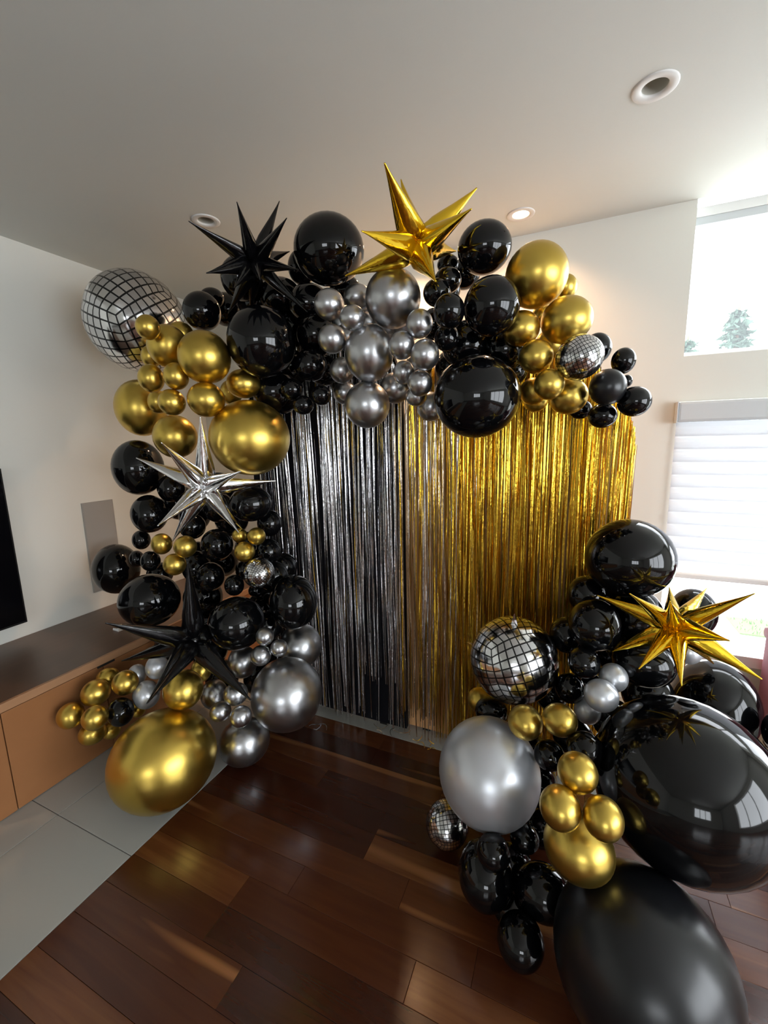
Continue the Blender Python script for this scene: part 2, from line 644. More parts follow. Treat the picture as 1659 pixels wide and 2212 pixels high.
bw1 = 1.72
BL('cassette', bx(W2[0]-.012, bw1, YB-.055, YB-.001, W2[3]-.10, W2[3]-.004, .012), M['grey_frame'])
BL('end_cap', bx(W2[0]-.018, W2[0]-.012, YB-.06, YB-.001, W2[3]-.105, W2[3]-.002, .002), M['grey_frame'])
zs = W2[3]-.10
step = .0638
slat_me = None
for k in range(12):
    bm = bmesh.new()
    za, zb = 0, -step-.006
    pts = []
    for i in range(7):
        f = i/6
        pts.append((.010*sin(pi*f) + .012*f, za+(zb-za)*f))
    th = .0022
    L_, R_ = W2[0]-.010, bw1-.004
    if slat_me is None:
        ring = []
        for x in (L_, R_):
            ring.append([bm.verts.new((x, -p[0], p[1])) for p in pts] + [bm.verts.new((x, -p[0]+th, p[1])) for p in reversed(pts)])
        n = len(ring[0])
        for i in range(n):
            j = (i+1) % n
            bm.faces.new((ring[0][i], ring[0][j], ring[1][j], ring[1][i]))
        bm.faces.new(ring[0]); bm.faces.new(list(reversed(ring[1])))
        o = link('slat', bm, M['blind'], bl)
        slat_me = o.data
    else:
        bm.free()
        o = link('slat', slat_me, None, bl)
    o.location = (-W2[0], .012, zs - W2[3] - step*k)
BL('bottom_rail', bx(W2[0]-.010, bw1-.004, YB-.034, YB-.010, zs-step*12-.034, zs-step*12-.004, .008), M['white_trim'])

# ------------------------------------------------------------------ outdoors
tag(link('terrace', bx(-6, 14, YB+.25, 40, -.40, -.30), M['concrete']), 'pale concrete ground outside the window', 'ground', kind='structure')
bm = bmesh.new()
box(bm, 1.45, 6, 4.55, 4.95, -.30, -.285)
for k in range(900):
    x, y_ = rnd.uniform(1.45, 6), rnd.uniform(4.55, 4.95)
    h = rnd.uniform(.02, .05)
    a = rnd.uniform(0, pi)
    bm.faces.new([bm.verts.new(p) for p in ((x-.006*cos(a), y_-.006*sin(a), -.286), (x+.006*cos(a), y_+.006*sin(a), -.286), (x+rnd.uniform(-.02, .02), y_+rnd.uniform(-.02, .02), -.286+h))])
tag(link('lawn_strip', bm, M['lawn']), 'strip of green grass outside, beyond the window sill', 'grass', kind='stuff')


def conifer(loc, h, w, seed, label):
    r = random.Random(seed)
    t = empty('conifer_tree', loc, label, 'tree')
    bm = lathe(bmesh.new(), [(.16, 0), (.12, h*.4), (.03, h*.97), (0, h)], 8)
    link('trunk', bm, M['bark'], t)
    bm = bmesh.new()
    tiers = int(h*4.2)
    for k in range(tiers):
        f = k/tiers
        z = h*(.08+.9*f)
        rad = w*(1-f)**.85 + .06
        for b in range(9):
            a = r.uniform(0, 2*pi)
            ln = rad*r.uniform(.65, 1.05)
            for s in range(7):
                q = (s+1)/7*ln
                c = Vector((cos(a)*q, sin(a)*q, z - .22*q + r.uniform(-.06, .06)))
                for e in range(2):
                    u = Vector((r.uniform(-1, 1), r.uniform(-1, 1), r.uniform(-.7, .3))).normalized()*r.uniform(.14, .30)
                    v = Vector((r.uniform(-1, 1), r.uniform(-1, 1), r.uniform(-.4, .4))).normalized()*.10
                    bm.faces.new([bm.verts.new(c-v), bm.verts.new(c+v), bm.verts.new(c+u)])
    fo = link('foliage', bm, M['needles'], t)
    fo['kind'] = 'stuff'


conifer((3.64, 14, -.3), 5.05, 1.1, 3, 'tall pale conifer tree seen through the upper window')
conifer((2.95, 15.8, -.3), 4.75, .9, 5, 'shorter conifer tree at the left edge of the upper window')

# ------------------------------------------------------------------ television, wall speaker, console
tv = empty('television', (XL, .45, .577), 'black wall mounted television at the left picture edge', 'television')


def TV(n, bm, m):
    o = link(n, bm, m, tv)
    o.location = (-XL, -.45, -.577)


TV('bezel', bx(XL+.03, XL+.055, -.30, 1.169, .577, 1.405, .003), M['tv_bezel'])
TV('screen', bx(XL+.0545, XL+.0565, -.292, 1.161, .588, 1.397), M['tv_black'])
TV('wall_bracket', bx(XL+.001, XL+.032, .15, .75, .80, 1.15), M['tv_bezel'])

sp = empty('wall_speaker', (XL, 1.648, .60), 'flat grey speaker panel set into the left wall behind black balloons', 'speaker')
o = link('frame', bx(XL, XL+.006, 1.552, 1.744, .60, 1.167, .001), M['speaker'], sp)
o.location = (-XL, -1.648, -.60)
o = link('grille', bx(XL+.005, XL+.008, 1.557, 1.739, .605, 1.162, .001), M['speaker'], sp)
o.location = (-XL, -1.648, -.60)

XF = -2.062
cons = empty('media_console', (XL, .3, 0), 'long low wooden media console along the left wall', 'console')


def CN(n, bm, m):
    o = link(n, bm, m, cons)
    o.location = (-XL, -.3, 0)
    return o


CY0, CY1 = -2.0, 2.35
CN('carcass', bx(XL+.004, XF-.022, CY0, CY1, .0, .452), M['dark_gap'])
CN('worktop', bx(XL+.002, XF-.016, CY0, CY1, .452, .4854, .001), M['wood_top'])
CN('edge_strip', bx(XF-.016, XF, CY0, CY1, .449, .4854, .0015), M['wood_edge'])
seam = .766
ys_ = [seam + .412*k for k in range(-7, 5)]
for a, b in zip(ys_, ys_[1:]):
    a_, b_ = max(a+.0018, CY0), min(b-.0018, CY1)
    if b_-a_ > .05:
        CN('door', bx(XF-.022, XF-.002, a_, b_, .004, .446, .0012), M['wood_door'])
CN('finger_slot_shade', bx(XF-.0035, XF-.0012, 1.150, 1.236, .437, .4475), M['dark_gap'])  # flat dark plate, colour stands in for the shade inside the recess

bm = bmesh.new()
vs = [bm.verts.new(p) for p in ((-.028, -.02, 0), (.025, -.022, 0), (.03, .016, 0), (-.024, .02, 0), (-.026, -.018, .012), (.026, -.02, .016))]
bm.faces.new(vs[:4]); bm.faces.new((vs[0], vs[1], vs[5], vs[4]))
o = link('paper_card', bm, M['paper'], None, (-2.288, 1.419, .4862))
tag(o, 'small folded white paper card lying on the wooden console', 'card')

# maroon armchair at the window, only its arm reaches into the picture
ch = empty('armchair', (1.262, 2.20, 0), 'maroon armchair by the window at the right picture edge', 'armchair')


def CH(n, x0, x1, y0, y1, z0, z1, bev, m=None):
    return smooth(link(n, bx(x0, x1, y0, y1, z0, z1, bev), m or M['maroon'], ch))


CH('armrest', -.385, -.265, -.26, .26, .12, .545, .02)
CH('armrest_pad', -.395, -.255, -.27, .265, .535, .585, .02)
CH('armrest', .265, .385, -.26, .26, .12, .545, .02)
CH('armrest_pad', .255, .395, -.27, .265, .535, .585, .02)
CH('seat', -.265, .265, -.24, .22, .14, .30, .02)
CH('seat_cushion', -.26, .26, -.26, .18, .30, .43, .04)
CH('backrest', -.265, .265, .14, .27, .14, .80, .05)
for sx in (-1, 1):
    for sy in (-1, 1):
        CH('leg', sx*.33-.02, sx*.33+.02, sy*.21-.02, sy*.21+.02, 0, .125, .004, M['dark_leg'])

# ------------------------------------------------------------------ arched backdrop panels
def arch_panel(name, x0, x1, spring, y0, y1, m, label):
    cx, R = (x0+x1)/2, (x1-x0)/2
    pts = [(x0, .012), (x1, .012)]
    for k in range(33):
        a = pi*k/32
        pts.append((cx+R*cos(a), spring+R*sin(a)))
    t = empty(name, (cx, (y0+y1)/2, 0), label, 'backdrop panel')
    bm = bmesh.new()
    fr = [bm.verts.new((p[0]-cx, y0-(y0+y1)/2, p[1])) for p in pts]
    bk = [bm.verts.new((p[0]-cx, y1-(y0+y1)/2, p[1])) for p in pts]
    bm.faces.new(fr); bm.faces.new(list(reversed(bk)))
    n = len(pts)
    for i in range(n):
        j = (i+1) % n
        bm.faces.new((fr[j], fr[i], bk[i], bk[j]))
    link('fabric_cover', bm, m, t)
    for s in (-1, 1):
        link('foot', bx(s*R*.7-.02, s*R*.7+.02, -.012, .16, 0, .012), M['tv_bezel'], t)


arch_panel('arch_panel', -1.62, -.730, 1.70, 1.845, 1.872, M['black_fabric'], 'black fabric arch panel behind the silver fringe')
arch_panel('arch_panel', -.785, .215, 1.393, 1.885, 1.915, M['peach_fabric'], 'peach fabric arch panel behind the gold fringe')

# ------------------------------------------------------------------ foil fringe
def ribbon(bm, x, y, ztop, zbot, w, lean, mi, r, amp=.010, nseg=14, curl=0):
    ph, tw = r.uniform(0, 2*pi), r.gauss(0, 2.2)
    f1, f2 = r.uniform(2, 5), r.uniform(6, 11)
    p1, p2 = r.uniform(0, 6), r.uniform(0, 6)
    base = r.gauss(0, .55)
    prev = None
    for i in range(nseg+1):
        f = i/nseg
        z = ztop + (zbot-ztop)*f
        dx = lean*f + amp*f**.6*(sin(f1*f+p1)*.6 + sin(f2*f+p2)*.25)
        dy = .008*sin(f2*f+p1)
        a = base + .55*sin(tw*f*2+ph) + r.gauss(0, .16)
        c, s = cos(a)*w/2, sin(a)*w/2
        v = (bm.verts.new((x+dx-c, y+dy-s, z)), bm.verts.new((x+dx+c, y+dy+s, z)))
        if prev:
            q = bm.faces.new((prev[0], prev[1], v[1], v[0]))
            q.material_index = mi
            q.smooth = True
        prev = v


FY = 1.815
r = random.Random(21)
sf = empty('fringe_curtain', (-1.1, FY, 0), 'silver foil fringe curtain hanging over the black arch panel', 'fringe curtain')
bm = bmesh.new()
n = 0
x = -1.56
while x < -.735:
    dens = .5 + .5*sin(x*38) + .35*sin(x*91+1)
    for k in range(1 + (1 if r.random() < .5 + .5*dens else 0)):
        xx = x + r.uniform(-.004, .004)
        left = max(0, (-.95-xx)/.6)
        zb = abs(r.gauss(0, .035)) + .006
        if -1.0 < xx < -.80 and r.random() < .80: zb = r.gauss(.31, .035)
        elif r.random() < .12: zb = r.uniform(.1, .6)
        top = min(2.05, 1.70 + sqrt(max(0.002, .445**2-(max(-1.6, xx)+1.175)**2)))
        mi = 0 if r.random() < .975 else 1
        ribbon(bm, xx, FY + r.uniform(-.016, .016), top-.01, zb, r.uniform(.0028, .0050), .05*left + r.gauss(0, .012), mi, r, amp=.012)
    gap = 1 if dens > .1 else 2.2
    x += r.uniform(.0045, .0105)*gap
o = link('fringe', bm, [M['strip_silver'], M['strip_gold']], sf, (1.1, -FY, 0))
o['kind'] = 'stuff'
bm = bmesh.new()
for k in range(24):
    a0, a1 = pi*k/24, pi*(k+1)/24
    ps = [(-1.175+.435*cos(a), 1.70+.435*sin(a)) for a in (a0, a1)]
    for sgn in (0,):
        vs = [bm.verts.new(p) for p in ((ps[0][0], FY+.022, ps[0][1]-.025), (ps[1][0], FY+.022, ps[1][1]-.025), (ps[1][0], FY+.022, ps[1][1]+.005), (ps[0][0], FY+.022, ps[0][1]+.005))]
        bm.faces.new(vs)
link('header_strip', bm, M['strip_silver'], sf, (1.1, -FY, 0))

gf = empty('fringe_curtain', (-.28, FY, 0), 'gold foil fringe curtain hanging over the peach arch panel', 'fringe curtain')
bm = bmesh.new()
x = -.745
while x < .212:
    dens = .5 + .5*sin(x*31+.5) + .3*sin(x*83)
    sil = max(0, 1-(x+.745)/.42)
    for k in range(2 + (1 if r.random() < dens else 0)):
        xx = min(.213, x + r.uniform(-.004, .004))
        dd = .5**2-(xx+.285)**2
        top = 1.393 + sqrt(max(.0005, dd)) if xx > -.55 else 1.80
        top = min(top, 1.86) + r.uniform(-.004, .012)
        zb = abs(r.gauss(0, .04)) + .006
        if xx < -.56: zb = .13 + r.gauss(0, .03) if r.random() < .86 else .01
        elif r.random() < .12: zb = r.uniform(.1, .5)
        if top - zb < .1: continue
        u = r.random()
        mi = 1 if u < .38*sil else (2 if u < .8*sil else 0)
        lean = r.gauss(0, .014) - (.03*max(0, xx-.05)/.16)
        ribbon(bm, xx, FY + r.uniform(-.02, .025), top, zb, r.uniform(.0028, .0052), lean, mi, r, amp=.014)
    x += r.uniform(.0022, .0052)*(1.7 if x < -.50 else 1.0)
o = link('fringe', bm, [M['strip_gold'], M['strip_silver'], M['strip_champagne']], gf, (.28, -FY, 0))
o['kind'] = 'stuff'
bm = bmesh.new()
prev = None
for k in range(40):
    a = pi*.02 + pi*.62*k/39
    cx_, cz_ = -.285+.498*cos(a), 1.393+.498*sin(a)
    wob = r.uniform(-.008, .008)
    v = [bm.verts.new((cx_+(s)*cos(a)*.5, FY+.03+wob*(1 if j else -1), cz_+s*sin(a))) for j, s in enumerate((-.03, -.012, .004))]
    if prev:
        for i in range(2): bm.faces.new((prev[i], prev[i+1], v[i+1], v[i]))
    prev = v
link('header_strip', bm, M['strip_gold'], gf, (.28, -FY, 0))

# loose strips that fell on the floor in front of the curtain
LOOSE = [(-1.20, 1.70, .06, .5, 0), (-1.16, 1.68, .05, 1.2, 0), (-1.14, 1.71, .07, -.4, 0), (-.86, 1.80, .08, .3, 2), (-.80, 1.79, .07, 2.0, 2), (-.74, 1.805, .09, .35, 2), (-.84, 1.775, .05, -.7, 2), (-.64, 1.80, .06, 1.0, 1), (-.62, 1.78, .05, -.3, 1), (-.58, 1.80, .05, 2.2, 1), (-.57, 1.765, .04, .4, 1), (-.60, 1.815, .06, -1.0, 1)]
LOOSE_LAB = [
    'curled silver foil strip on the wood floor, nearest to the biggest floor silver balloon',
    'curled silver foil strip on the wood floor, the middle of three beside the silver fringe',
    'curled silver foil strip on the wood floor, closest to the hanging silver fringe',
    'dark foil strip on the pale tiles, furthest back under the black arch panel',
    'short dark foil strip standing crosswise on the tiles under the black arch panel',
    'longest dark foil strip, lying straight on the tiles below the black panel corner',
    'short dark foil strip at the edge between tiles and wood below the black panel',
    'gold foil strip on the tiles, left end of the heap under the gold fringe',
    'short gold foil strip over the tile edge, front left below the gold fringe',
    'short gold foil strip set crosswise in the heap under the gold fringe',
    'tiny gold foil strip lying on the wood, frontmost of the heap under the gold fringe',
    'gold foil strip at the back of the heap, close to the gold fringe ends']
for k, (lx, ly, ln, an, c) in enumerate(LOOSE):
    bm = bmesh.new()
    prev = None
    for i in range(11):
        f = i/10 - .5
        px, py = ln*f, .35*ln*(4*f*f) * (1 if k % 2 else -1)
        pz = .003 + .010*abs(sin(3*f+k))
        q = Vector((px*cos(an)-py*sin(an), px*sin(an)+py*cos(an), pz))
        tdir = Vector((-sin(an), cos(an), .6)).normalized()*.0018
        v = (bm.verts.new(q-tdir), bm.verts.new(q+tdir))
        if prev: bm.faces.new((prev[0], prev[1], v[1], v[0]))
        prev = v
    o = link('loose_foil_strip', bm, [M['strip_silver'], M['strip_gold'], M['strip_champagne']][c], None, (lx, ly, 0))
    lab = LOOSE_LAB[k]
    tag(o, lab, 'foil strip', ['loose silver strips', 'loose gold strips', 'loose dark strips'][c])

# ------------------------------------------------------------------ balloons
BALLOONS = [  # material, centre, radius, width/height ratio, knot direction, label
    ('gold', (-1.542, 1.220, 1.957), 0.0452, 0.95, (-0.76, 0.60, 0.23), 'small chrome gold balloon overlapping the right side of the largest disco ball'),
    ('gold', (-1.584, 1.340, 1.913), 0.0843, 0.94, (-0.75, 0.63, 0.20), 'medium chrome gold balloon wedged between the disco ball and a larger gold balloon'),
    ('gold', (-1.639, 1.460, 1.992), 0.0549, 1.05, (-0.73, 0.65, 0.22), 'gold balloon peeking out above the medium gold balloon beside the disco ball'),
    ('gold', (-1.845, 1.460, 1.916), 0.0474, 0.86, (-0.77, 0.61, 0.17), 'gold balloon sliver behind the medium gold balloon, touching the lower disco ball'),
    ('gold', (-1.357, 1.314, 1.842), 0.1007, 0.98, (-0.71, 0.68, 0.18), 'large chrome gold balloon left of the big glossy black balloon at upper left'),
    ('gold', (-1.631, 1.280, 1.779), 0.0540, 0.89, (-0.78, 0.61, 0.13), 'small gold balloon just under the disco ball, leftmost of the gold trio'),
    ('gold', (-1.477, 1.273, 1.774), 0.0508, 0.91, (-0.75, 0.65, 0.14), 'small gold balloon in the middle of the trio under the medium gold balloon'),
    ('gold', (-1.500, 1.260, 1.673), 0.0524, 0.99, (-0.76, 0.64, 0.09), 'small gold balloon at the bottom of the trio under the disco ball'),
    ('gold', (-1.357, 1.303, 1.678), 0.0700, 1.05, (-0.72, 0.69, 0.09), 'medium gold balloon directly under the large round gold one at upper left'),
    ('gold', (-1.298, 1.458, 1.752), 0.0653, 1.16, (-0.66, 0.74, 0.13), 'gold balloon half hidden below the big glossy black balloon at upper left'),
    ('gold', (-1.504, 1.600, 1.742), 0.0544, 0.86, (-0.68, 0.72, 0.11), 'gold sliver of balloon between two medium gold balloons above the large gold oval'),
    ('gold', (-2.075, 1.550, 1.696), 0.1334, 0.86, (-0.80, 0.60, 0.08), 'large chrome gold balloon at the outer left edge under the disco ball'),
    ('gold', (-1.854, 1.480, 1.710), 0.0519, 0.86, (-0.78, 0.62, 0.09), 'small gold balloon mostly hidden behind the lowest of the small gold trio'),
    ('gold', (-1.727, 1.450, 1.541), 0.0997, 0.97, (-0.77, 0.64, 0.02), 'round gold balloon right behind the upper spikes of the silver starburst'),
    ('gold', (-1.270, 1.442, 1.524), 0.1636, 1.05, (-0.66, 0.75, 0.01), 'largest gold balloon of the upper left, a wide oval beside the silver fringe'),
    ('black', (-1.560, 1.520, 2.093), 0.0826, 0.99, (-0.69, 0.67, 0.26), 'black balloon touching the right edge of the largest disco ball'),
    ('black', (-1.585, 1.612, 2.175), 0.0523, 1.16, (-0.67, 0.68, 0.29), 'black balloon showing only its top behind the one beside the disco ball'),
    ('black', (-1.176, 1.445, 1.904), 0.1376, 0.98, (-0.62, 0.76, 0.21), 'big glossy black balloon right below the upper black starburst'),
    ('black', (-1.336, 1.543, 2.201), 0.0904, 1.00, (-0.62, 0.71, 0.33), 'black balloon directly behind the upper black starburst'),
    ('black', (-0.912, 1.560, 2.239), 0.1324, 1.08, (-0.47, 0.80, 0.38), 'tall oval black balloon at the top of the arch between the black and gold starbursts'),
    ('black', (-1.122, 1.680, 2.253), 0.0660, 0.86, (-0.52, 0.78, 0.35), 'black balloon edge showing left of the tall oval black balloon'),
    ('black', (-1.008, 1.537, 1.813), 0.0663, 1.04, (-0.54, 0.82, 0.17), 'small black balloon right of the big glossy black one, above the black trio'),
    ('black', (-1.066, 1.480, 1.715), 0.0450, 1.06, (-0.58, 0.81, 0.12), 'small black balloon at the left of the trio hanging over the silver fringe'),
    ('black', (-0.928, 1.480, 1.683), 0.0396, 1.03, (-0.53, 0.84, 0.10), 'small black balloon at the right of the trio hanging over the silver fringe'),
    ('black', (-1.009, 1.470, 1.649), 0.0402, 1.11, (-0.56, 0.82, 0.08), 'small black balloon at the bottom of the trio hanging over the silver fringe'),
    ('black', (-1.231, 1.595, 1.726), 0.1043, 1.09, (-0.61, 0.79, 0.11), 'black balloon in shade above the largest upper gold oval'),
    ('black', (-1.007, 1.593, 1.944), 0.0832, 1.03, (-0.52, 0.82, 0.23), 'black balloon hidden behind the leftmost small silver balloons of the arch'),
    ('black', (-1.060, 1.630, 2.083), 0.0853, 1.10, (-0.52, 0.80, 0.29), 'black balloon in shade under the tall oval black balloon'),
    ('black', (-1.203, 1.625, 2.131), 0.0846, 1.14, (-0.57, 0.77, 0.30), 'black balloon in shade under the upper black starburst'),
    ('silver', (-0.827, 1.400, 1.986), 0.0540, 1.01, (-0.49, 0.82, 0.29), 'uppermost small silver balloon at the left of the silver arch cluster'),
    ('silver', (-0.723, 1.377, 1.922), 0.0435, 1.06, (-0.45, 0.85, 0.26), 'small silver balloon beside the big upper silver one, right of the leftmost pair'),
    ('silver', (-0.821, 1.400, 1.868), 0.0515, 1.01, (-0.49, 0.84, 0.22), 'lower small silver balloon of the leftmost pair in the silver arch cluster'),
    ('silver', (-0.794, 1.560, 2.051), 0.0507, 1.12, (-0.43, 0.85, 0.30), 'silver balloon half hidden left of the big silver balloon under the gold starburst'),
    ('silver', (-0.604, 1.460, 1.990), 0.0983, 0.98, (-0.36, 0.88, 0.30), 'big chrome silver balloon directly under the upper gold starburst'),
    ('silver', (-0.472, 1.360, 1.867), 0.0438, 0.96, (-0.32, 0.92, 0.25), 'small silver balloon at the top of the right column beside the black balloons'),
    ('silver', (-0.534, 1.361, 1.808), 0.0440, 0.94, (-0.36, 0.91, 0.21), 'small silver balloon right of the middle big silver balloon'),
    ('silver', (-0.454, 1.359, 1.770), 0.0475, 0.94, (-0.31, 0.93, 0.19), 'rightmost small silver balloon next to the big hanging black balloon'),
    ('silver', (-0.699, 1.453, 1.815), 0.0950, 0.88, (-0.43, 0.88, 0.19), 'middle big chrome silver balloon in the silver arch cluster'),
    ('silver', (-0.863, 1.540, 1.781), 0.0504, 0.98, (-0.48, 0.86, 0.16), 'silver balloon tucked at the lower left of the middle big silver balloon'),
    ('silver', (-0.560, 1.440, 1.735), 0.0388, 0.93, (-0.36, 0.92, 0.15), 'small silver balloon below the rightmost two silver balloons, partly covered'),
    ('silver', (-0.486, 1.400, 1.688), 0.0427, 0.97, (-0.33, 0.94, 0.13), 'small silver balloon low in the cluster, left of the big hanging black balloon'),
    ('silver', (-0.528, 1.480, 1.655), 0.0368, 1.08, (-0.33, 0.94, 0.10), 'lowest small silver balloon, peeping out under another beside the big black balloon'),
    ('silver', (-0.726, 1.480, 1.635), 0.0865, 0.99, (-0.44, 0.89, 0.08), 'round silver balloon hanging lowest of the silver cluster over the fringe'),
    ('silver', (-0.685, 1.660, 1.712), 0.0634, 1.04, (-0.38, 0.92, 0.12), 'dark silver balloon in the shade between the lowest big silver balloon and small ones'),
    ('silver', (-0.545, 1.700, 1.633), 0.0577, 0.96, (-0.30, 0.95, 0.07), 'dim silver balloon in the shade behind the left edge of the big hanging black balloon'),
    ('silver', (-0.942, 1.700, 1.714), 0.0524, 1.03, (-0.48, 0.87, 0.11), 'dim silver balloon behind the left edge of the lowest round silver balloon'),
    ('black', (-0.308, 1.560, 2.133), 0.0863, 1.08, (-0.18, 0.91, 0.37), 'black oval balloon at the top of the arch right of the gold starburst'),
    ('black', (-0.256, 1.423, 1.905), 0.0874, 0.98, (-0.17, 0.95, 0.27), 'large glossy black balloon in the middle of the right black cluster'),
    ('black', (-0.369, 1.340, 1.886), 0.0494, 0.93, (-0.26, 0.93, 0.27), 'small shiny black balloon in front, right of the big upper silver balloon'),
    ('black', (-0.450, 1.479, 1.991), 0.0457, 1.05, (-0.28, 0.91, 0.30), 'small black balloon behind the shiny one, beside the big upper silver balloon'),
    ('black', (-0.430, 1.541, 2.046), 0.0450, 1.13, (-0.25, 0.91, 0.32), 'small black balloon under the lowest spike of the upper gold starburst'),
    ('black', (-0.447, 1.608, 2.121), 0.0371, 1.15, (-0.25, 0.90, 0.35), 'black balloon in shade behind the right side of the upper gold starburst'),
    ('black', (-0.405, 1.440, 1.832), 0.0419, 0.96, (-0.26, 0.94, 0.22), 'small black balloon below the shiny one and right of the small silver balloons'),
    ('black', (-0.373, 1.604, 1.835), 0.0902, 1.06, (-0.22, 0.95, 0.20), 'black balloon in deep shade just above the biggest hanging black balloon'),
    ('black', (-0.311, 1.480, 1.639), 0.1415, 1.06, (-0.21, 0.97, 0.09), 'biggest black balloon of the arch, hanging lowest in front of the gold fringe'),
    ('black', (-0.237, 1.595, 1.804), 0.0722, 0.99, (-0.14, 0.97, 0.19), 'black balloon in shade between the big hanging black balloon and the gold ones'),
    ('gold', (-0.138, 1.550, 2.015), 0.0987, 0.99, (-0.08, 0.95, 0.31), 'largest gold balloon at the upper right shoulder of the arch'),
    ('gold', (-0.053, 1.680, 2.005), 0.0400, 0.90, (-0.03, 0.96, 0.29), 'gold balloon edge peeping out right of the largest upper right gold balloon'),
    ('gold', (-0.041, 1.550, 1.867), 0.0757, 1.08, (-0.03, 0.97, 0.23), 'second largest gold balloon of the right shoulder, above the small disco ball'),
    ('gold', (-0.176, 1.515, 1.850), 0.0571, 1.06, (-0.11, 0.97, 0.22), 'gold balloon in shade right of the large middle black balloon'),
    ('gold', (-0.124, 1.480, 1.752), 0.0525, 1.00, (-0.08, 0.98, 0.17), 'gold balloon left of the small disco ball on the right shoulder'),
    ('gold', (-0.080, 1.457, 1.661), 0.0464, 0.97, (-0.05, 0.99, 0.11), 'small gold balloon in front, under and left of the arch disco ball'),
    ('gold', (-0.026, 1.560, 1.631), 0.0602, 1.05, (-0.02, 1.00, 0.08), 'gold balloon directly under the small disco ball of the arch'),
    ('gold', (-0.139, 1.598, 1.657), 0.0460, 0.98, (-0.09, 0.99, 0.10), 'gold balloon half hidden behind the small front one above the gold fringe'),
    ('gold', (-0.137, 1.682, 1.634), 0.0437, 1.05, (-0.08, 0.99, 0.08), 'lowest gold balloon behind the others, touching the top of the gold fringe'),
    ('gold', (-0.128, 1.700, 1.928), 0.0365, 0.87, (-0.07, 0.97, 0.24), 'deep orange gold balloon glimpsed between the three upper right gold balloons'),
    ('black', (0.055, 1.660, 1.791), 0.0477, 0.93, (0.03, 0.98, 0.17), 'black balloon right behind the small disco ball of the arch'),
    ('black', (0.133, 1.620, 1.737), 0.0386, 0.89, (0.08, 0.99, 0.14), 'small black balloon at the outer right end of the arch, upper one'),
    ('black', (0.086, 1.513, 1.647), 0.0539, 0.97, (0.06, 0.99, 0.10), 'larger matte black balloon at the right end of the arch below the disco ball'),
    ('black', (0.150, 1.660, 1.677), 0.0189, 0.86, (0.09, 0.99, 0.11), 'tiny black balloon peeping between the end balloons of the arch'),
    ('black', (0.164, 1.547, 1.602), 0.0470, 1.05, (0.11, 0.99, 0.07), 'outermost black oval balloon at the right tip of the arch'),
    ('black', (0.080, 1.580, 1.564), 0.0420, 1.11, (0.05, 1.00, 0.04), 'black balloon hanging lowest at the right end of the arch'),
    ('black', (0.014, 1.660, 1.592), 0.0359, 1.16, (0.01, 1.00, 0.06), 'black balloon in shade under the gold balloon below the arch disco ball'),
    ('black', (-2.082, 1.500, 1.389), 0.1336, 0.86, (-0.81, 0.58, -0.04), 'large black balloon behind the left spikes of the silver starburst'),
    ('black', (-1.902, 1.540, 1.280), 0.0704, 0.95, (-0.77, 0.63, -0.09), 'black balloon in shade close behind the silver starburst'),
    ('black', (-1.984, 1.460, 1.155), 0.0926, 0.89, (-0.80, 0.59, -0.14), 'black balloon at the left edge below the silver starburst'),
    ('black', (-2.071, 1.460, 1.011), 0.0479, 0.87, (-0.80, 0.57, -0.19), 'small black balloon left of the upper gold trio on the left column'),
    ('black', (-2.186, 1.500, 0.885), 0.0427, 0.86, (-0.80, 0.55, -0.23), 'tiny black balloon in front of the outermost left black balloon'),
    ('black', (-1.936, 1.400, 0.924), 0.0493, 0.92, (-0.79, 0.57, -0.23), 'small shiny black balloon left of the lowest of the gold trio'),
    ('black', (-2.450, 1.550, 0.785), 0.1369, 0.86, (-0.82, 0.52, -0.24), 'outermost left black balloon in front of the wall speaker'),
    ('black', (-1.947, 1.380, 0.722), 0.1395, 1.08, (-0.78, 0.55, -0.31), 'big glossy black balloon just above the wooden console'),
    ('black', (-1.365, 1.520, 1.224), 0.0900, 1.16, (-0.66, 0.74, -0.13), 'black balloon under the right spike of the silver starburst'),
    ('black', (-1.346, 1.620, 1.114), 0.0624, 0.90, (-0.63, 0.76, -0.18), 'small black balloon beside the silver fringe, above the right gold trio'),
    ('black', (-1.579, 1.500, 1.014), 0.0777, 0.96, (-0.71, 0.67, -0.22), 'black balloon between the two small gold trios on the left column'),
    ('black', (-1.338, 1.586, 0.980), 0.0619, 0.97, (-0.63, 0.74, -0.24), 'small black balloon above the smallest disco ball beside the silver fringe'),
    ('black', (-1.617, 1.476, 0.854), 0.0702, 0.94, (-0.71, 0.65, -0.28), 'black balloon right of the upper spike of the lower black starburst'),
    ('black', (-1.449, 1.460, 0.836), 0.0479, 0.91, (-0.67, 0.68, -0.31), 'small black balloon left of the smallest disco ball'),
    ('black', (-1.405, 1.410, 0.672), 0.1261, 1.04, (-0.65, 0.65, -0.38), 'big black balloon right of the lower black starburst centre'),
    ('black', (-1.176, 1.546, 0.759), 0.1203, 0.88, (-0.57, 0.74, -0.36), 'big black balloon under the smallest disco ball, beside the silver fringe'),
    ('black', (-1.786, 1.546, 1.085), 0.0663, 0.98, (-0.74, 0.64, -0.17), 'black balloon in shade under the silver starburst'),
    ('black', (-1.492, 1.580, 0.870), 0.0476, 0.87, (-0.66, 0.70, -0.28), 'black balloon in shade just left of the smallest disco ball'),
    ('black', (-1.427, 1.580, 0.772), 0.0361, 1.10, (-0.63, 0.70, -0.32), 'tiny black balloon under the smallest disco ball'),
    ('black', (-1.639, 1.586, 1.187), 0.0771, 0.93, (-0.71, 0.69, -0.14), 'black balloon in shade behind the lower right spike of the silver starburst'),
    ('black', (-1.752, 1.519, 0.877), 0.0789, 0.86, (-0.73, 0.63, -0.26), 'black balloon in shade behind the upper spike of the lower black starburst'),
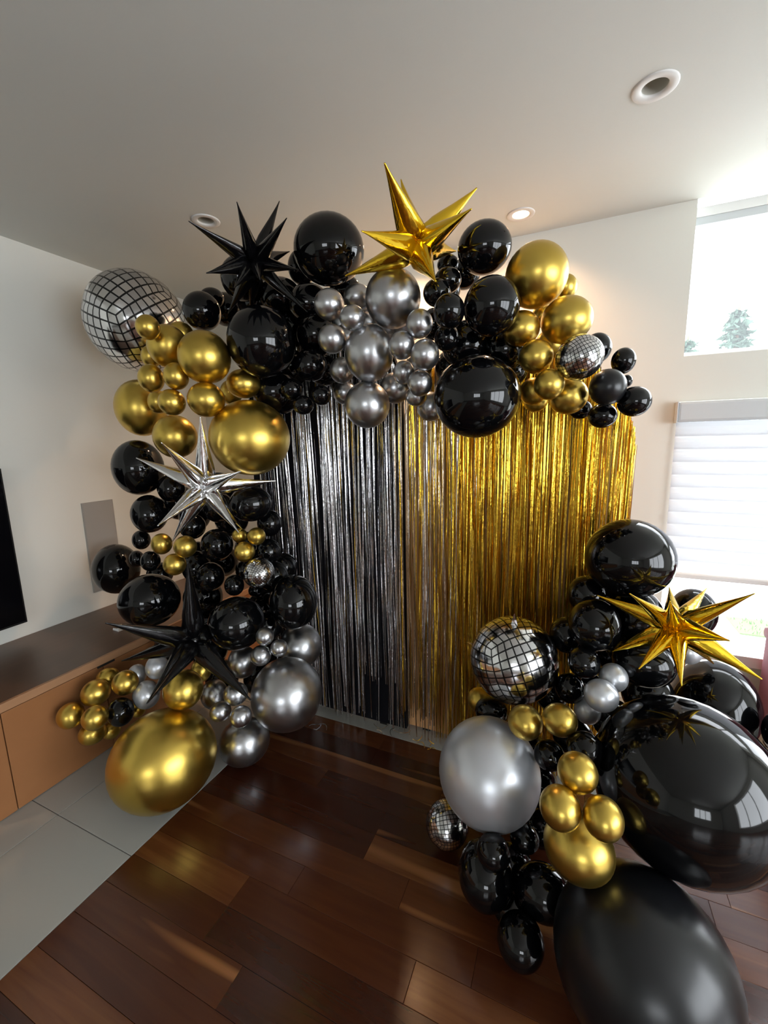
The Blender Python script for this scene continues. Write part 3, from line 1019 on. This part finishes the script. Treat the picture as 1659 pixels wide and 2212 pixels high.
    ('black', (-1.331, 1.602, 0.850), 0.0762, 0.98, (-0.61, 0.73, -0.30), 'black balloon in shade behind the smallest disco ball'),
    ('gold', (-1.761, 1.340, 1.042), 0.0483, 0.93, (-0.78, 0.59, -0.20), 'left one of the small gold trio under the silver starburst'),
    ('gold', (-1.594, 1.330, 1.045), 0.0500, 0.98, (-0.75, 0.63, -0.21), 'right one of the small gold trio under the silver starburst'),
    ('gold', (-1.663, 1.320, 0.957), 0.0505, 0.98, (-0.76, 0.60, -0.25), 'bottom one of the small gold trio under the silver starburst'),
    ('gold', (-1.390, 1.460, 1.083), 0.0343, 1.01, (-0.68, 0.71, -0.20), 'tiny gold balloon touched by the lower right spike of the silver starburst'),
    ('gold', (-1.283, 1.450, 1.090), 0.0396, 1.01, (-0.65, 0.73, -0.21), 'upper right one of the tiny gold trio above the smallest disco ball'),
    ('gold', (-1.332, 1.420, 1.021), 0.0456, 1.00, (-0.66, 0.71, -0.24), 'lowest one of the tiny gold trio above the smallest disco ball'),
    ('silver', (-1.217, 1.380, 0.653), 0.0396, 1.00, (-0.60, 0.68, -0.42), 'top one of the tiny silver trio above the big floor silver balloon'),
    ('silver', (-1.158, 1.400, 0.599), 0.0377, 1.02, (-0.57, 0.69, -0.44), 'right one of the tiny silver trio above the big floor silver balloon'),
    ('silver', (-1.239, 1.370, 0.562), 0.0455, 1.01, (-0.60, 0.66, -0.45), 'left one of the tiny silver trio above the big floor silver balloon'),
    ('silver', (-1.222, 1.640, 0.484), 0.1089, 0.99, (-0.54, 0.72, -0.44), 'silver balloon behind, against the lower left edge of the silver fringe'),
    ('silver', (-1.457, 1.480, 0.429), 0.0751, 0.92, (-0.62, 0.63, -0.46), 'dark silver balloon right of the lower right spike of the lower black starburst'),
    ('silver', (-1.150, 1.422, 0.365), 0.1611, 1.00, (-0.53, 0.66, -0.53), 'biggest chrome silver balloon at the foot of the left column'),
    ('silver', (-1.539, 1.360, 0.305), 0.0662, 0.89, (-0.65, 0.57, -0.50), 'dark silver balloon left of the small silver trio near the floor'),
    ('silver', (-1.296, 1.260, 0.426), 0.0498, 1.07, (-0.62, 0.60, -0.51), 'small silver balloon under the tip of the lower black starburst, top of its trio'),
    ('silver', (-1.353, 1.220, 0.352), 0.0435, 1.08, (-0.63, 0.57, -0.53), 'small silver balloon at the left of the trio beside the largest gold balloon'),
    ('silver', (-1.238, 1.220, 0.359), 0.0444, 1.01, (-0.60, 0.59, -0.55), 'small silver balloon at the right of the trio, resting on the floor silver balloon'),
    ('silver', (-1.358, 1.348, 0.112), 0.1118, 1.08, (-0.57, 0.57, -0.59), 'round silver balloon sitting on the floor edge right of the largest gold balloon'),
    ('silver', (-1.729, 1.220, 0.482), 0.0520, 0.90, (-0.74, 0.52, -0.43), 'pale silver balloon behind the lower left spike of the lower black starburst'),
    ('silver', (-1.879, 1.220, 0.411), 0.0452, 0.88, (-0.75, 0.49, -0.44), 'pale silver balloon half hidden behind the upper right gold console balloon'),
    ('silver', (-1.751, 1.168, 0.367), 0.0602, 0.92, (-0.73, 0.49, -0.47), 'pale silver balloon at the tip of the lower left black spike'),
    ('gold', (-1.493, 1.160, 0.459), 0.0821, 0.98, (-0.69, 0.54, -0.48), 'yellow gold balloon resting on top of the largest gold balloon'),
    ('gold', (-1.587, 1.340, 0.431), 0.0504, 0.87, (-0.68, 0.57, -0.46), 'gold balloon glimpsed between the two lower black spikes'),
    ('gold', (-1.810, 1.116, 0.443), 0.0541, 0.98, (-0.76, 0.47, -0.45), 'gold balloon beside the pale silver ones, upper right of the console gold bunch'),
    ('gold', (-1.941, 1.060, 0.395), 0.0587, 1.02, (-0.79, 0.43, -0.45), 'gold balloon in front of the console, upper left of the bunch'),
    ('gold', (-1.990, 1.150, 0.409), 0.0478, 1.10, (-0.78, 0.45, -0.43), 'gold balloon at the back of the console bunch, half hidden'),
    ('gold', (-1.985, 0.969, 0.328), 0.0541, 0.95, (-0.79, 0.39, -0.47), 'leftmost gold balloon in front of the console'),
    ('gold', (-1.799, 0.965, 0.370), 0.0497, 1.02, (-0.77, 0.41, -0.48), 'gold balloon in the middle of the console bunch, left of the small black one'),
    ('gold', (-1.944, 1.023, 0.215), 0.0529, 1.10, (-0.76, 0.40, -0.50), 'lowest gold balloon of the console bunch'),
    ('gold', (-1.934, 1.098, 0.179), 0.0396, 1.04, (-0.75, 0.42, -0.51), 'gold balloon sliver between the console bunch and the largest gold balloon'),
    ('gold', (-1.814, 1.160, 0.279), 0.0337, 0.90, (-0.73, 0.47, -0.49), 'gold balloon sliver just right of the small black console balloon'),
    ('black', (-1.783, 1.062, 0.339), 0.0575, 0.88, (-0.75, 0.45, -0.49), 'small black balloon among the gold console bunch'),
    ('gold', (-1.512, 1.048, 0.203), 0.2026, 1.06, (-0.67, 0.47, -0.58), 'largest gold balloon, a huge oval standing on the pale tiles'),
    ('black', (0.186, 1.580, 1.092), 0.1342, 1.03, (0.11, 0.96, -0.25), 'big round black balloon crowning the right column in front of the window'),
    ('black', (0.091, 1.492, 0.878), 0.0833, 0.93, (0.06, 0.92, -0.38), 'medium black balloon left of the right gold starburst'),
    ('black', (0.067, 1.621, 0.933), 0.0661, 0.92, (0.04, 0.94, -0.33), 'black balloon in shade under the left edge of the crowning black balloon'),
    ('black', (0.010, 1.600, 0.777), 0.0641, 0.96, (0.01, 0.91, -0.41), 'black balloon behind the largest grid disco ball on the right'),
    ('black', (0.064, 1.432, 0.767), 0.0505, 0.96, (0.04, 0.89, -0.46), 'small shiny black balloon above the pair of small pale silver balloons'),
    ('black', (0.026, 1.486, 0.634), 0.0497, 0.96, (0.02, 0.86, -0.50), 'small black balloon between the right disco ball and the pale silver pair'),
    ('black', (0.406, 1.700, 0.885), 0.0769, 0.86, (0.22, 0.92, -0.33), 'black balloon in front of the window behind the right gold starburst'),
    ('black', (0.240, 1.500, 0.768), 0.0857, 1.16, (0.14, 0.89, -0.43), 'black balloon below the lower left spikes of the right gold starburst'),
    ('black', (0.223, 1.610, 0.883), 0.0892, 0.91, (0.13, 0.93, -0.35), 'black balloon in shade between the crowning balloon and the right starburst'),
    ('black', (0.505, 1.740, 0.529), 0.1485, 0.86, (0.25, 0.85, -0.47), 'large shiny black balloon below the window, right of the starburst'),
    ('silver', (0.150, 1.421, 0.738), 0.0434, 0.97, (0.09, 0.88, -0.47), 'rear one of the pair of small pale silver balloons on the right column'),
    ('silver', (0.113, 1.347, 0.711), 0.0489, 1.02, (0.07, 0.86, -0.50), 'front one of the pair of small pale silver balloons on the right column'),
    ('silver', (0.085, 1.474, 0.569), 0.0430, 1.00, (0.05, 0.84, -0.53), 'dark silver balloon in shade below the pale silver pair'),
    ('silver', (0.381, 1.600, 0.787), 0.0419, 0.91, (0.21, 0.89, -0.40), 'pale silver balloon behind the right starburst at the window sill'),
    ('gold', (-0.102, 1.300, 0.592), 0.0537, 1.01, (-0.06, 0.82, -0.57), 'left one of the two gold balloons under the right disco ball'),
    ('gold', (0.000, 1.272, 0.647), 0.0495, 1.06, (0.00, 0.83, -0.56), 'right one of the two gold balloons under the right disco ball'),
    ('gold', (-0.311, 1.620, 0.422), 0.0493, 0.99, (-0.16, 0.82, -0.55), 'dim gold balloon behind the lower left of the right disco ball'),
    ('black', (-0.241, 1.500, 0.465), 0.0580, 1.16, (-0.13, 0.82, -0.56), 'black balloon in shade behind the top of the big silver floor balloon'),
    ('silver', (-0.212, 1.289, 0.383), 0.1703, 0.97, (-0.12, 0.75, -0.65), 'biggest pale silver balloon at the front of the right column'),
    ('gold', (0.047, 1.043, 0.667), 0.0475, 1.00, (0.03, 0.78, -0.62), 'top one of the front gold trio beside the huge black balloon'),
    ('gold', (0.011, 0.977, 0.612), 0.0486, 0.96, (0.01, 0.74, -0.67), 'left one of the front gold trio on the large gold balloon'),
    ('gold', (0.104, 0.980, 0.616), 0.0457, 0.93, (0.08, 0.74, -0.67), 'right one of the front gold trio against the huge black balloon'),
    ('gold', (0.061, 1.060, 0.436), 0.0842, 1.07, (0.04, 0.71, -0.71), 'large gold balloon under the front gold trio'),
    ('black', (-0.164, 1.113, 0.266), 0.0495, 1.02, (-0.10, 0.67, -0.74), 'small black balloon under the biggest pale silver balloon'),
    ('black', (-0.085, 1.222, 0.238), 0.0434, 1.07, (-0.05, 0.69, -0.72), 'small black balloon under the pale silver balloon, next to the large gold one'),
    ('black', (-0.191, 1.143, 0.141), 0.0900, 0.90, (-0.11, 0.64, -0.76), 'black balloon on the wood floor below the smaller floor disco ball'),
    ('black', (-0.073, 1.046, 0.077), 0.0662, 0.98, (-0.04, 0.59, -0.81), 'foremost black balloon on the wood floor at the bottom of the right column'),
    ('black', (-0.025, 1.300, 0.496), 0.0465, 1.02, (-0.02, 0.79, -0.61), 'black balloon between the biggest pale silver balloon and the front gold trio'),
    ('black', (-0.021, 1.162, 0.135), 0.0807, 1.16, (-0.01, 0.65, -0.76), 'black balloon in shade below the large gold balloon of the front trio'),
    ('black', (0.072, 1.233, 0.597), 0.0503, 1.04, (0.05, 0.81, -0.59), 'black balloon in shade beside the upper left of the huge black balloon'),
    ('black', (-0.083, 1.451, 0.254), 0.0847, 1.12, (-0.04, 0.76, -0.65), 'black balloon in shade behind the right edge of the biggest silver balloon'),
    ('black', (0.657, 1.600, 0.556), 0.0665, 0.86, (0.33, 0.81, -0.48), 'black balloon cut by the right picture edge, beside the huge black balloon'),
    ('black', (-1.781, 1.565, 0.694), 0.1037, 0.94, (-0.71, 0.62, -0.32), 'black balloon in deep shade right of the big black one above the console'),
    ('black', (-1.715, 1.515, 0.432), 0.0966, 0.97, (-0.68, 0.60, -0.42), 'black balloon in deep shade behind the right spike of the lower black starburst'),
    ('black', (-1.945, 1.477, 0.433), 0.0930, 0.94, (-0.73, 0.55, -0.40), 'black balloon in deep shade behind the left spike of the lower black starburst'),
    ('black', (-1.386, 1.589, 0.585), 0.0817, 1.00, (-0.60, 0.69, -0.40), 'black balloon in shade between the two big black ones above the floor silver balloon'),
    ('black', (-1.878, 1.648, 1.123), 0.0870, 0.91, (-0.74, 0.65, -0.15), 'black balloon in shade below the centre of the silver starburst'),
    ('black', (-1.673, 1.708, 1.103), 0.0922, 0.94, (-0.69, 0.70, -0.16), 'black balloon in shade under the lower right spike of the silver starburst'),
    ('black', (-1.858, 1.618, 0.890), 0.0870, 0.92, (-0.73, 0.64, -0.24), 'black balloon in shade just right of the left small gold trio'),
    ('black', (-1.377, 1.701, 2.153), 0.0986, 1.12, (-0.60, 0.74, 0.29), 'black balloon in shade between the upper black starburst and the big glossy balloon'),
    ('black', (-1.218, 1.709, 2.027), 0.0907, 1.02, (-0.56, 0.79, 0.24), 'black balloon in shade right behind the big glossy black balloon at upper left'),
    ('black', (-1.245, 1.706, 1.845), 0.0939, 1.08, (-0.58, 0.80, 0.16), 'black balloon in shade below the right edge of the big glossy black balloon'),
    ('black', (-1.033, 1.680, 1.814), 0.0679, 1.04, (-0.52, 0.84, 0.16), 'black balloon in shade left of the silver balloon tucked in the cluster'),
    ('black', (-0.445, 1.720, 1.783), 0.0801, 1.09, (-0.25, 0.96, 0.16), 'black balloon in shade above the left side of the biggest hanging black balloon'),
    ('black', (-0.477, 1.664, 2.059), 0.0591, 1.12, (-0.26, 0.91, 0.31), 'black balloon in shade behind the two small ones under the gold starburst'),
    ('black', (0.171, 1.707, 0.721), 0.0930, 0.92, (0.09, 0.91, -0.41), 'black balloon in deep shade under the left spikes of the right gold starburst'),
    ('black', (0.137, 1.723, 0.897), 0.0766, 0.94, (0.08, 0.94, -0.33), 'black balloon in deep shade under the crowning black balloon'),
    ('black', (0.092, 1.660, 0.541), 0.0711, 0.98, (0.05, 0.86, -0.50), 'black balloon in deep shade behind the front pale silver balloon of the pair'),
    ('black', (-0.039, 1.660, 0.500), 0.0697, 0.96, (-0.02, 0.86, -0.52), 'black balloon in deep shade behind the right edge of the right disco ball'),
    ('black', (0.279, 1.620, 0.593), 0.0839, 0.99, (0.15, 0.86, -0.48), 'black balloon in deep shade just above the huge black balloon'),
    ('black', (0.047, 1.560, 0.402), 0.0695, 1.08, (0.02, 0.82, -0.58), 'black balloon in shade behind the right gold balloon under the disco ball'),
    ('black', (0.171, 1.550, 0.510), 0.0711, 1.02, (0.09, 0.84, -0.54), 'black balloon in deep shade below the pale silver pair'),
    ('black', (-0.127, 1.272, 0.069), 0.0660, 1.10, (-0.07, 0.66, -0.75), 'black balloon in shade between the two black ones under the pale silver balloon'),
    ('black', (-0.102, 1.161, 0.033), 0.0631, 1.13, (-0.05, 0.62, -0.78), 'black balloon in shade above the foremost floor balloon'),
    ('black', (-0.040, 1.440, 0.083), 0.0676, 1.07, (-0.02, 0.71, -0.70), 'black balloon in shade left of the large front gold balloon'),
    ('black', (-0.112, 1.590, 0.272), 0.0737, 1.09, (-0.06, 0.79, -0.61), 'black balloon in shade above the right shoulder of the biggest silver balloon'),
    ('black', (-1.823, 1.639, 0.524), 0.0987, 0.95, (-0.69, 0.62, -0.37), 'black balloon in deep shade left of the big one beside the lower black starburst'),
    ('black', (-1.367, 1.724, 0.858), 0.0763, 0.98, (-0.60, 0.75, -0.28), 'black balloon in shade right of the smallest disco ball, against the fringe'),
    ('black', (-2.038, 1.687, 1.181), 0.0947, 0.90, (-0.76, 0.63, -0.12), 'black balloon in shade behind the lower left spike of the silver starburst'),
    ('black', (-1.760, 1.720, 1.256), 0.0925, 0.93, (-0.71, 0.70, -0.10), 'black balloon in shade behind the centre of the silver starburst'),
    ('black', (-1.807, 1.752, 0.840), 0.0870, 0.94, (-0.69, 0.67, -0.25), 'black balloon in shade between the black ones left of the smallest disco ball'),
    ('black', (-1.535, 1.680, 0.962), 0.0809, 0.96, (-0.66, 0.72, -0.23), 'black balloon in shade behind the tiny gold trio above the smallest disco ball'),
    ('black', (-1.505, 1.703, 0.608), 0.0973, 0.99, (-0.62, 0.70, -0.37), 'black balloon in shade in the gap under the smallest disco ball'),
    ('black', (-2.092, 1.560, 0.789), 0.0679, 1.03, (-0.77, 0.58, -0.26), 'black balloon in shade under the left small gold trio'),
    ('black', (-1.606, 1.720, 2.158), 0.0800, 1.04, (-0.66, 0.70, 0.27), 'black balloon in shade left of the big glossy one, under the upper black starburst'),
    ('gold', (-0.093, 1.680, 1.825), 0.0518, 1.00, (-0.05, 0.98, 0.19), 'gold balloon in shade left of the disco ball, between two lit gold balloons'),
    ('black', (-1.690, 1.560, 0.253), 0.0893, 1.00, (-0.65, 0.60, -0.48), 'black balloon in shade behind the right spike tip of the lower black starburst'),
    ('black', (-1.507, 1.660, 0.230), 0.0961, 1.03, (-0.58, 0.64, -0.49), 'black balloon in shade above the left side of the biggest floor silver balloon'),
    ('black', (-0.229, 1.707, 1.749), 0.0597, 1.01, (-0.13, 0.98, 0.14), 'black balloon in shade at the right edge of the biggest hanging black balloon'),
    ('silver', (-0.706, 1.635, 1.946), 0.0618, 1.03, (-0.38, 0.89, 0.24), 'dim silver balloon in shade between the two biggest silver balloons'),
    ('silver', (-0.896, 1.678, 1.938), 0.0625, 1.02, (-0.46, 0.86, 0.22), 'dim silver balloon in shade left of the middle big silver balloon'),
    ('black', (-0.417, 1.728, 2.123), 0.0592, 1.13, (-0.22, 0.92, 0.33), 'black balloon in shade between the gold starburst and the oval black balloon right of it'),
    ('silver', (-0.604, 1.610, 1.935), 0.0612, 1.09, (-0.34, 0.91, 0.25), 'dim silver balloon in shade behind the top of the right silver column'),
    ('silver', (-0.797, 1.678, 1.982), 0.0661, 1.10, (-0.42, 0.87, 0.25), 'dim silver balloon in shade between the big silver balloon and the small one beside it'),
    ('silver', (-0.960, 1.734, 2.007), 0.0663, 1.09, (-0.47, 0.85, 0.25), 'dim silver balloon in shade behind the leftmost pair of small silver balloons'),
    ('black', (-0.498, 1.601, 1.923), 0.0575, 1.03, (-0.29, 0.93, 0.24), 'black balloon in shade between the right silver column and the shiny black balloon'),
    ('black', (-0.935, 1.721, 2.146), 0.0637, 1.13, (-0.45, 0.83, 0.31), 'black balloon in shade under the tall oval black balloon, left of the silver ones'),
    ('silver', (-0.587, 1.680, 1.794), 0.0543, 1.05, (-0.33, 0.93, 0.16), 'dim silver balloon in shade behind the rightmost small silver balloons'),
    ('black', (0.325, 1.282, 0.531), 0.2311, 1.00, (0.20, 0.78, -0.59), 'huge black balloon filling the lower right, the largest of all'),
    ('black', (0.214, 1.022, 0.204), 0.2040, 1.00, (0.12, 0.61, -0.78), 'large matte black balloon on the floor in the lower right picture corner'),
]
DISCOS = [
    ((-2.197, 1.680, 2.160), 0.2549, 0.90, (-0.77, 0.59, 0.23), 'largest disco ball foil balloon at the upper left, against the wall'),
    ((0.002, 1.463, 1.735), 0.0677, 1.06, (0.00, 0.99, 0.16), 'small disco ball balloon on the right shoulder of the arch'),
    ((-1.258, 1.420, 0.930), 0.0694, 1.06, (-0.64, 0.72, -0.29), 'smallest disco ball balloon on the left column beside the silver fringe'),
    ((-0.166, 1.500, 0.696), 0.1561, 1.01, (-0.10, 0.88, -0.47), 'big disco ball balloon in front of the gold fringe on the right column'),
    ((-0.360, 1.300, 0.105), 0.0782, 0.98, (-0.19, 0.67, -0.72), 'small disco ball balloon by the floor, behind the biggest pale silver balloon'),
]
STARS = [  # material, centre, spike vectors, label
    ('black', (-1.146, 1.400, 2.179), [(-0.071, -0.239, 0.062), (0.116, -0.211, 0.090), (0.072, 0.079, 0.234), (0.227, -0.099, 0.067), (0.008, 0.218, 0.119), (0.236, -0.059, -0.082), (-0.018, -0.233, -0.107), (0.064, -0.195, -0.154), (-0.210, 0.062, -0.135), (-0.169, 0.153, -0.118), (0.165, 0.091, -0.175), (0.149, -0.162, -0.133)], 'glossy black starburst foil balloon at the upper left of the arch'),
    ('gold', (-0.490, 1.400, 2.105), [(-0.020, -0.211, 0.143), (-0.072, 0.046, 0.241), (0.172, 0.077, 0.173), (0.207, -0.150, 0.006), (-0.080, -0.241, -0.027), (-0.247, -0.039, -0.051), (0.110, -0.162, -0.164), (0.069, 0.220, 0.061)], 'gold starburst foil balloon standing highest at the top of the arch'),
    ('silver', (-1.380, 1.280, 1.328), [(0.069, -0.059, 0.278), (0.048, -0.223, 0.183), (-0.235, -0.121, 0.126), (0.271, -0.084, 0.073), (0.178, 0.232, 0.006), (0.001, 0.192, -0.221), (0.233, -0.080, -0.159), (0.040, -0.269, -0.109), (-0.170, -0.049, -0.233)], 'silver starburst foil balloon on the left column under the gold balloons'),
    ('black', (-1.471, 1.220, 0.661), [(0.050, -0.031, 0.368), (-0.082, -0.305, 0.197), (0.145, -0.339, -0.052), (0.314, -0.016, -0.199), (-0.339, -0.108, -0.110), (-0.105, 0.330, -0.036)], 'black starburst foil balloon low on the left column beside the console'),
    ('gold', (0.289, 1.360, 0.960), [(-0.135, -0.119, 0.123), (-0.199, 0.081, 0.038), (-0.053, -0.166, 0.131), (0.014, 0.200, 0.052), (0.107, 0.178, 0.068), (0.136, -0.087, 0.148), (0.064, -0.199, 0.062), (0.123, 0.099, -0.140), (0.191, -0.035, -0.100), (-0.021, -0.207, -0.067), (-0.109, -0.181, -0.056), (-0.147, 0.077, -0.142)], 'gold starburst foil balloon in front of the window on the right column'),
]


def frame_from(d):
    # local +Z opposite to the knot; local X level, local Y upright
    z = -Vector(d).normalized()
    x = Vector((0, 0, 1)).cross(z).normalized()
    y = z.cross(x)
    return Matrix((x, y, z)).transposed()


def balloon_mesh(m):
    prof = [(0, 1.0)]
    N = 20
    for i in range(1, N):
        t = pi*i/N
        # round dome in front, drawn a little towards the neck
        zz = cos(t)
        rr = sin(t)
        if zz < 0:
            k = -zz
            rr *= 1-.12*k*k
            zz *= 1+.06*k*k
        prof.append((rr, zz))
    prof += [(.06, -1.068), (.042, -1.085), (.04, -1.10), (.065, -1.12), (.055, -1.13), (0, -1.125)]
    bm = lathe(bmesh.new(), prof, 36)
    me = bpy.data.meshes.new('balloon')
    bmesh.ops.recalc_face_normals(bm, faces=bm.faces)
    bm.to_mesh(me)
    bm.free()
    for p in me.polygons: p.use_smooth = True
    me.materials.append(m)
    return me


BM = {k: balloon_mesh(M[k]) for k in ('black', 'black_satin', 'gold', 'silver', 'pearl')}
GROUP = {'black': 'glossy black balloons of the garland', 'gold': 'chrome gold balloons of the garland', 'silver': 'silver balloons of the garland'}
for col, c, rad, q, d, lab in BALLOONS:
    key = col
    if col == 'silver' and 'pale' in lab: key = 'pearl'
    if 'matte' in lab: key = 'black_satin'
    o = bpy.data.objects.new(col + '_balloon', BM[key])
    COL.objects.link(o)
    Rm = frame_from(d)
    roll = Matrix.Rotation(0, 3, 'Z')
    o.matrix_world = Matrix.Translation(c) @ (Rm @ roll).to_4x4() @ Matrix.Diagonal((rad*sqrt(q), rad/sqrt(q), rad, 1))
    tag(o, lab, 'balloon', GROUP[col])


# ------------------------------------------------------------------ disco ball foil balloons
def disco_mesh(n, sub=2):
    bm = bmesh.new()
    uvl = bm.loops.layers.uv.new('UVMap')
    N = n*sub
    for f in range(6):
        grid = {}
        for i in range(N+1):
            for j in range(N+1):
                a, b = math.tan((i/N-.5)*pi/2), math.tan((j/N-.5)*pi/2)
                v = [Vector((1, a, b)), Vector((-1, -a, b)), Vector((-a, 1, b)), Vector((a, -1, b)), Vector((-b, a, 1)), Vector((b, a, -1))][f].normalized()
                # foil is drawn in slightly along its seams
                e = max(abs(i/N-.5), abs(j/N-.5))*2
                v *= 1 - .018*e**8
                grid[i, j] = bm.verts.new(v)
        for i in range(N):
            for j in range(N):
                fc = bm.faces.new((grid[i, j], grid[i+1, j], grid[i+1, j+1], grid[i, j+1]))
                fc.smooth = True
                for lp, (u, w) in zip(fc.loops, ((i, j), (i+1, j), (i+1, j+1), (i, j+1))):
                    lp[uvl].uv = (u/sub + 40*f, w/sub)
    bmesh.ops.remove_doubles(bm, verts=bm.verts, dist=1e-4)
    return bm


DSPEC = [(8, (.5, .35, .55)), (9, (.2, .3, .4)), (10, (.6, .2, .9)), (8, (.35, .25, .45)), (9, (.1, .1, .2))]
for (c, rad, q, d, lab), (n, rot) in zip(DISCOS, DSPEC):
    t = empty('disco_ball_balloon', c, lab, 'disco ball', 'disco ball balloons')
    o = link('printed_foil', disco_mesh(n), M['disco'], t)
    Rm = frame_from(d)
    o.matrix_local = (Rm @ Matrix.Diagonal((sqrt(q), 1/sqrt(q), 1)) @ Euler(rot).to_matrix()).to_4x4() @ Matrix.Diagonal((rad, rad, rad, 1))
    tails = [Vector((0.02, -.25, 1)), Vector((-1, .1, .15))] if rad > .1 and c[2] < 1.5 else [Vector((.2, .8, -.5))]
    for tv_ in tails:
        tv_.normalize()
        bm = bmesh.new()
        L_ = rad*(.30 if tv_.z > .5 else .16)
        for s in (-1, 1):
            pts = [(-rad*.075, 0, rad*.96), (0, s*rad*.03, rad*.96), (rad*.075, 0, rad*.96), (rad*.012, 0, rad+L_), (-rad*.012, 0, rad+L_)]
            bm.faces.new([bm.verts.new(p) for p in pts])
        bmesh.ops.remove_doubles(bm, verts=bm.verts, dist=1e-5)
        tl = link('valve_tab', bm, M['foil_silver'], t)
        tl.rotation_euler = tv_.to_track_quat('Z', 'Y').to_euler()

# ------------------------------------------------------------------ starburst foil balloons
def spike_mesh(name, m, wid, seed):
    r = random.Random(seed)
    prof = [(.0, .15), (.04, .42), (.09, .74), (.15, .92), (.21, 1.0), (.28, .98), (.36, .90), (.5, .70), (.65, .48), (.8, .275), (.9, .145), (.96, .085), (.985, .07), (1.0, .045)]
    n = 20
    bm = bmesh.new()
    rings = []
    for z, w in prof:
        ring = []
        for k in range(n):
            a = 2*pi*k/n
            rr = w*wid*(1 + .10*abs(cos(a))**6 + .05*cos(3*a+seed))
            if z < .34: rr *= 1 + r.uniform(-.07, .07)
            else: rr *= 1 + r.uniform(-.012, .012)
            ring.append(bm.verts.new((rr*cos(a), rr*sin(a)*.86, z)))
        rings.append(ring)
    for a, b in zip(rings, rings[1:]):
        for k in range(n):
            bm.faces.new((a[k], a[(k+1) % n], b[(k+1) % n], b[k]))
    bm.faces.new(rings[-1])
    bm.faces.new(list(reversed(rings[0])))
    bmesh.ops.recalc_face_normals(bm, faces=bm.faces)
    for k in (0, n//2):
        for ring, ring2 in zip(rings, rings[1:]):
            e = bm.edges.get((ring[k], ring2[k]))
            if e: e.smooth = False
    me = bpy.data.meshes.new(name)
    bm.to_mesh(me)
    bm.free()
    for p in me.polygons: p.use_smooth = True
    me.materials.append(m)
    return me


SW = [.110, .150, .125, .150, .100]
for i, (col, c, vecs, lab) in enumerate(STARS):
    t = empty('starburst_balloon', c, lab, 'starburst balloon', 'starburst foil balloons')
    mm = M['foil_' + col]
    ms = [spike_mesh('spike', mm, SW[i], s) for s in range(3)]
    for k, v in enumerate(vecs):
        v = Vector(v)
        o = link('spike', ms[k % 3], None, t)
        L_ = v.length
        o.matrix_local = v.to_track_quat('Z', 'Y').to_matrix().to_4x4() @ Matrix.Rotation(k*1.3, 4, 'Z') @ Matrix.Diagonal((.27, .27, L_, 1))
    bm = bmesh.new()
    bmesh.ops.create_icosphere(bm, subdivisions=2, radius=.03)
    smooth(link('tied_centre', bm, mm, t))
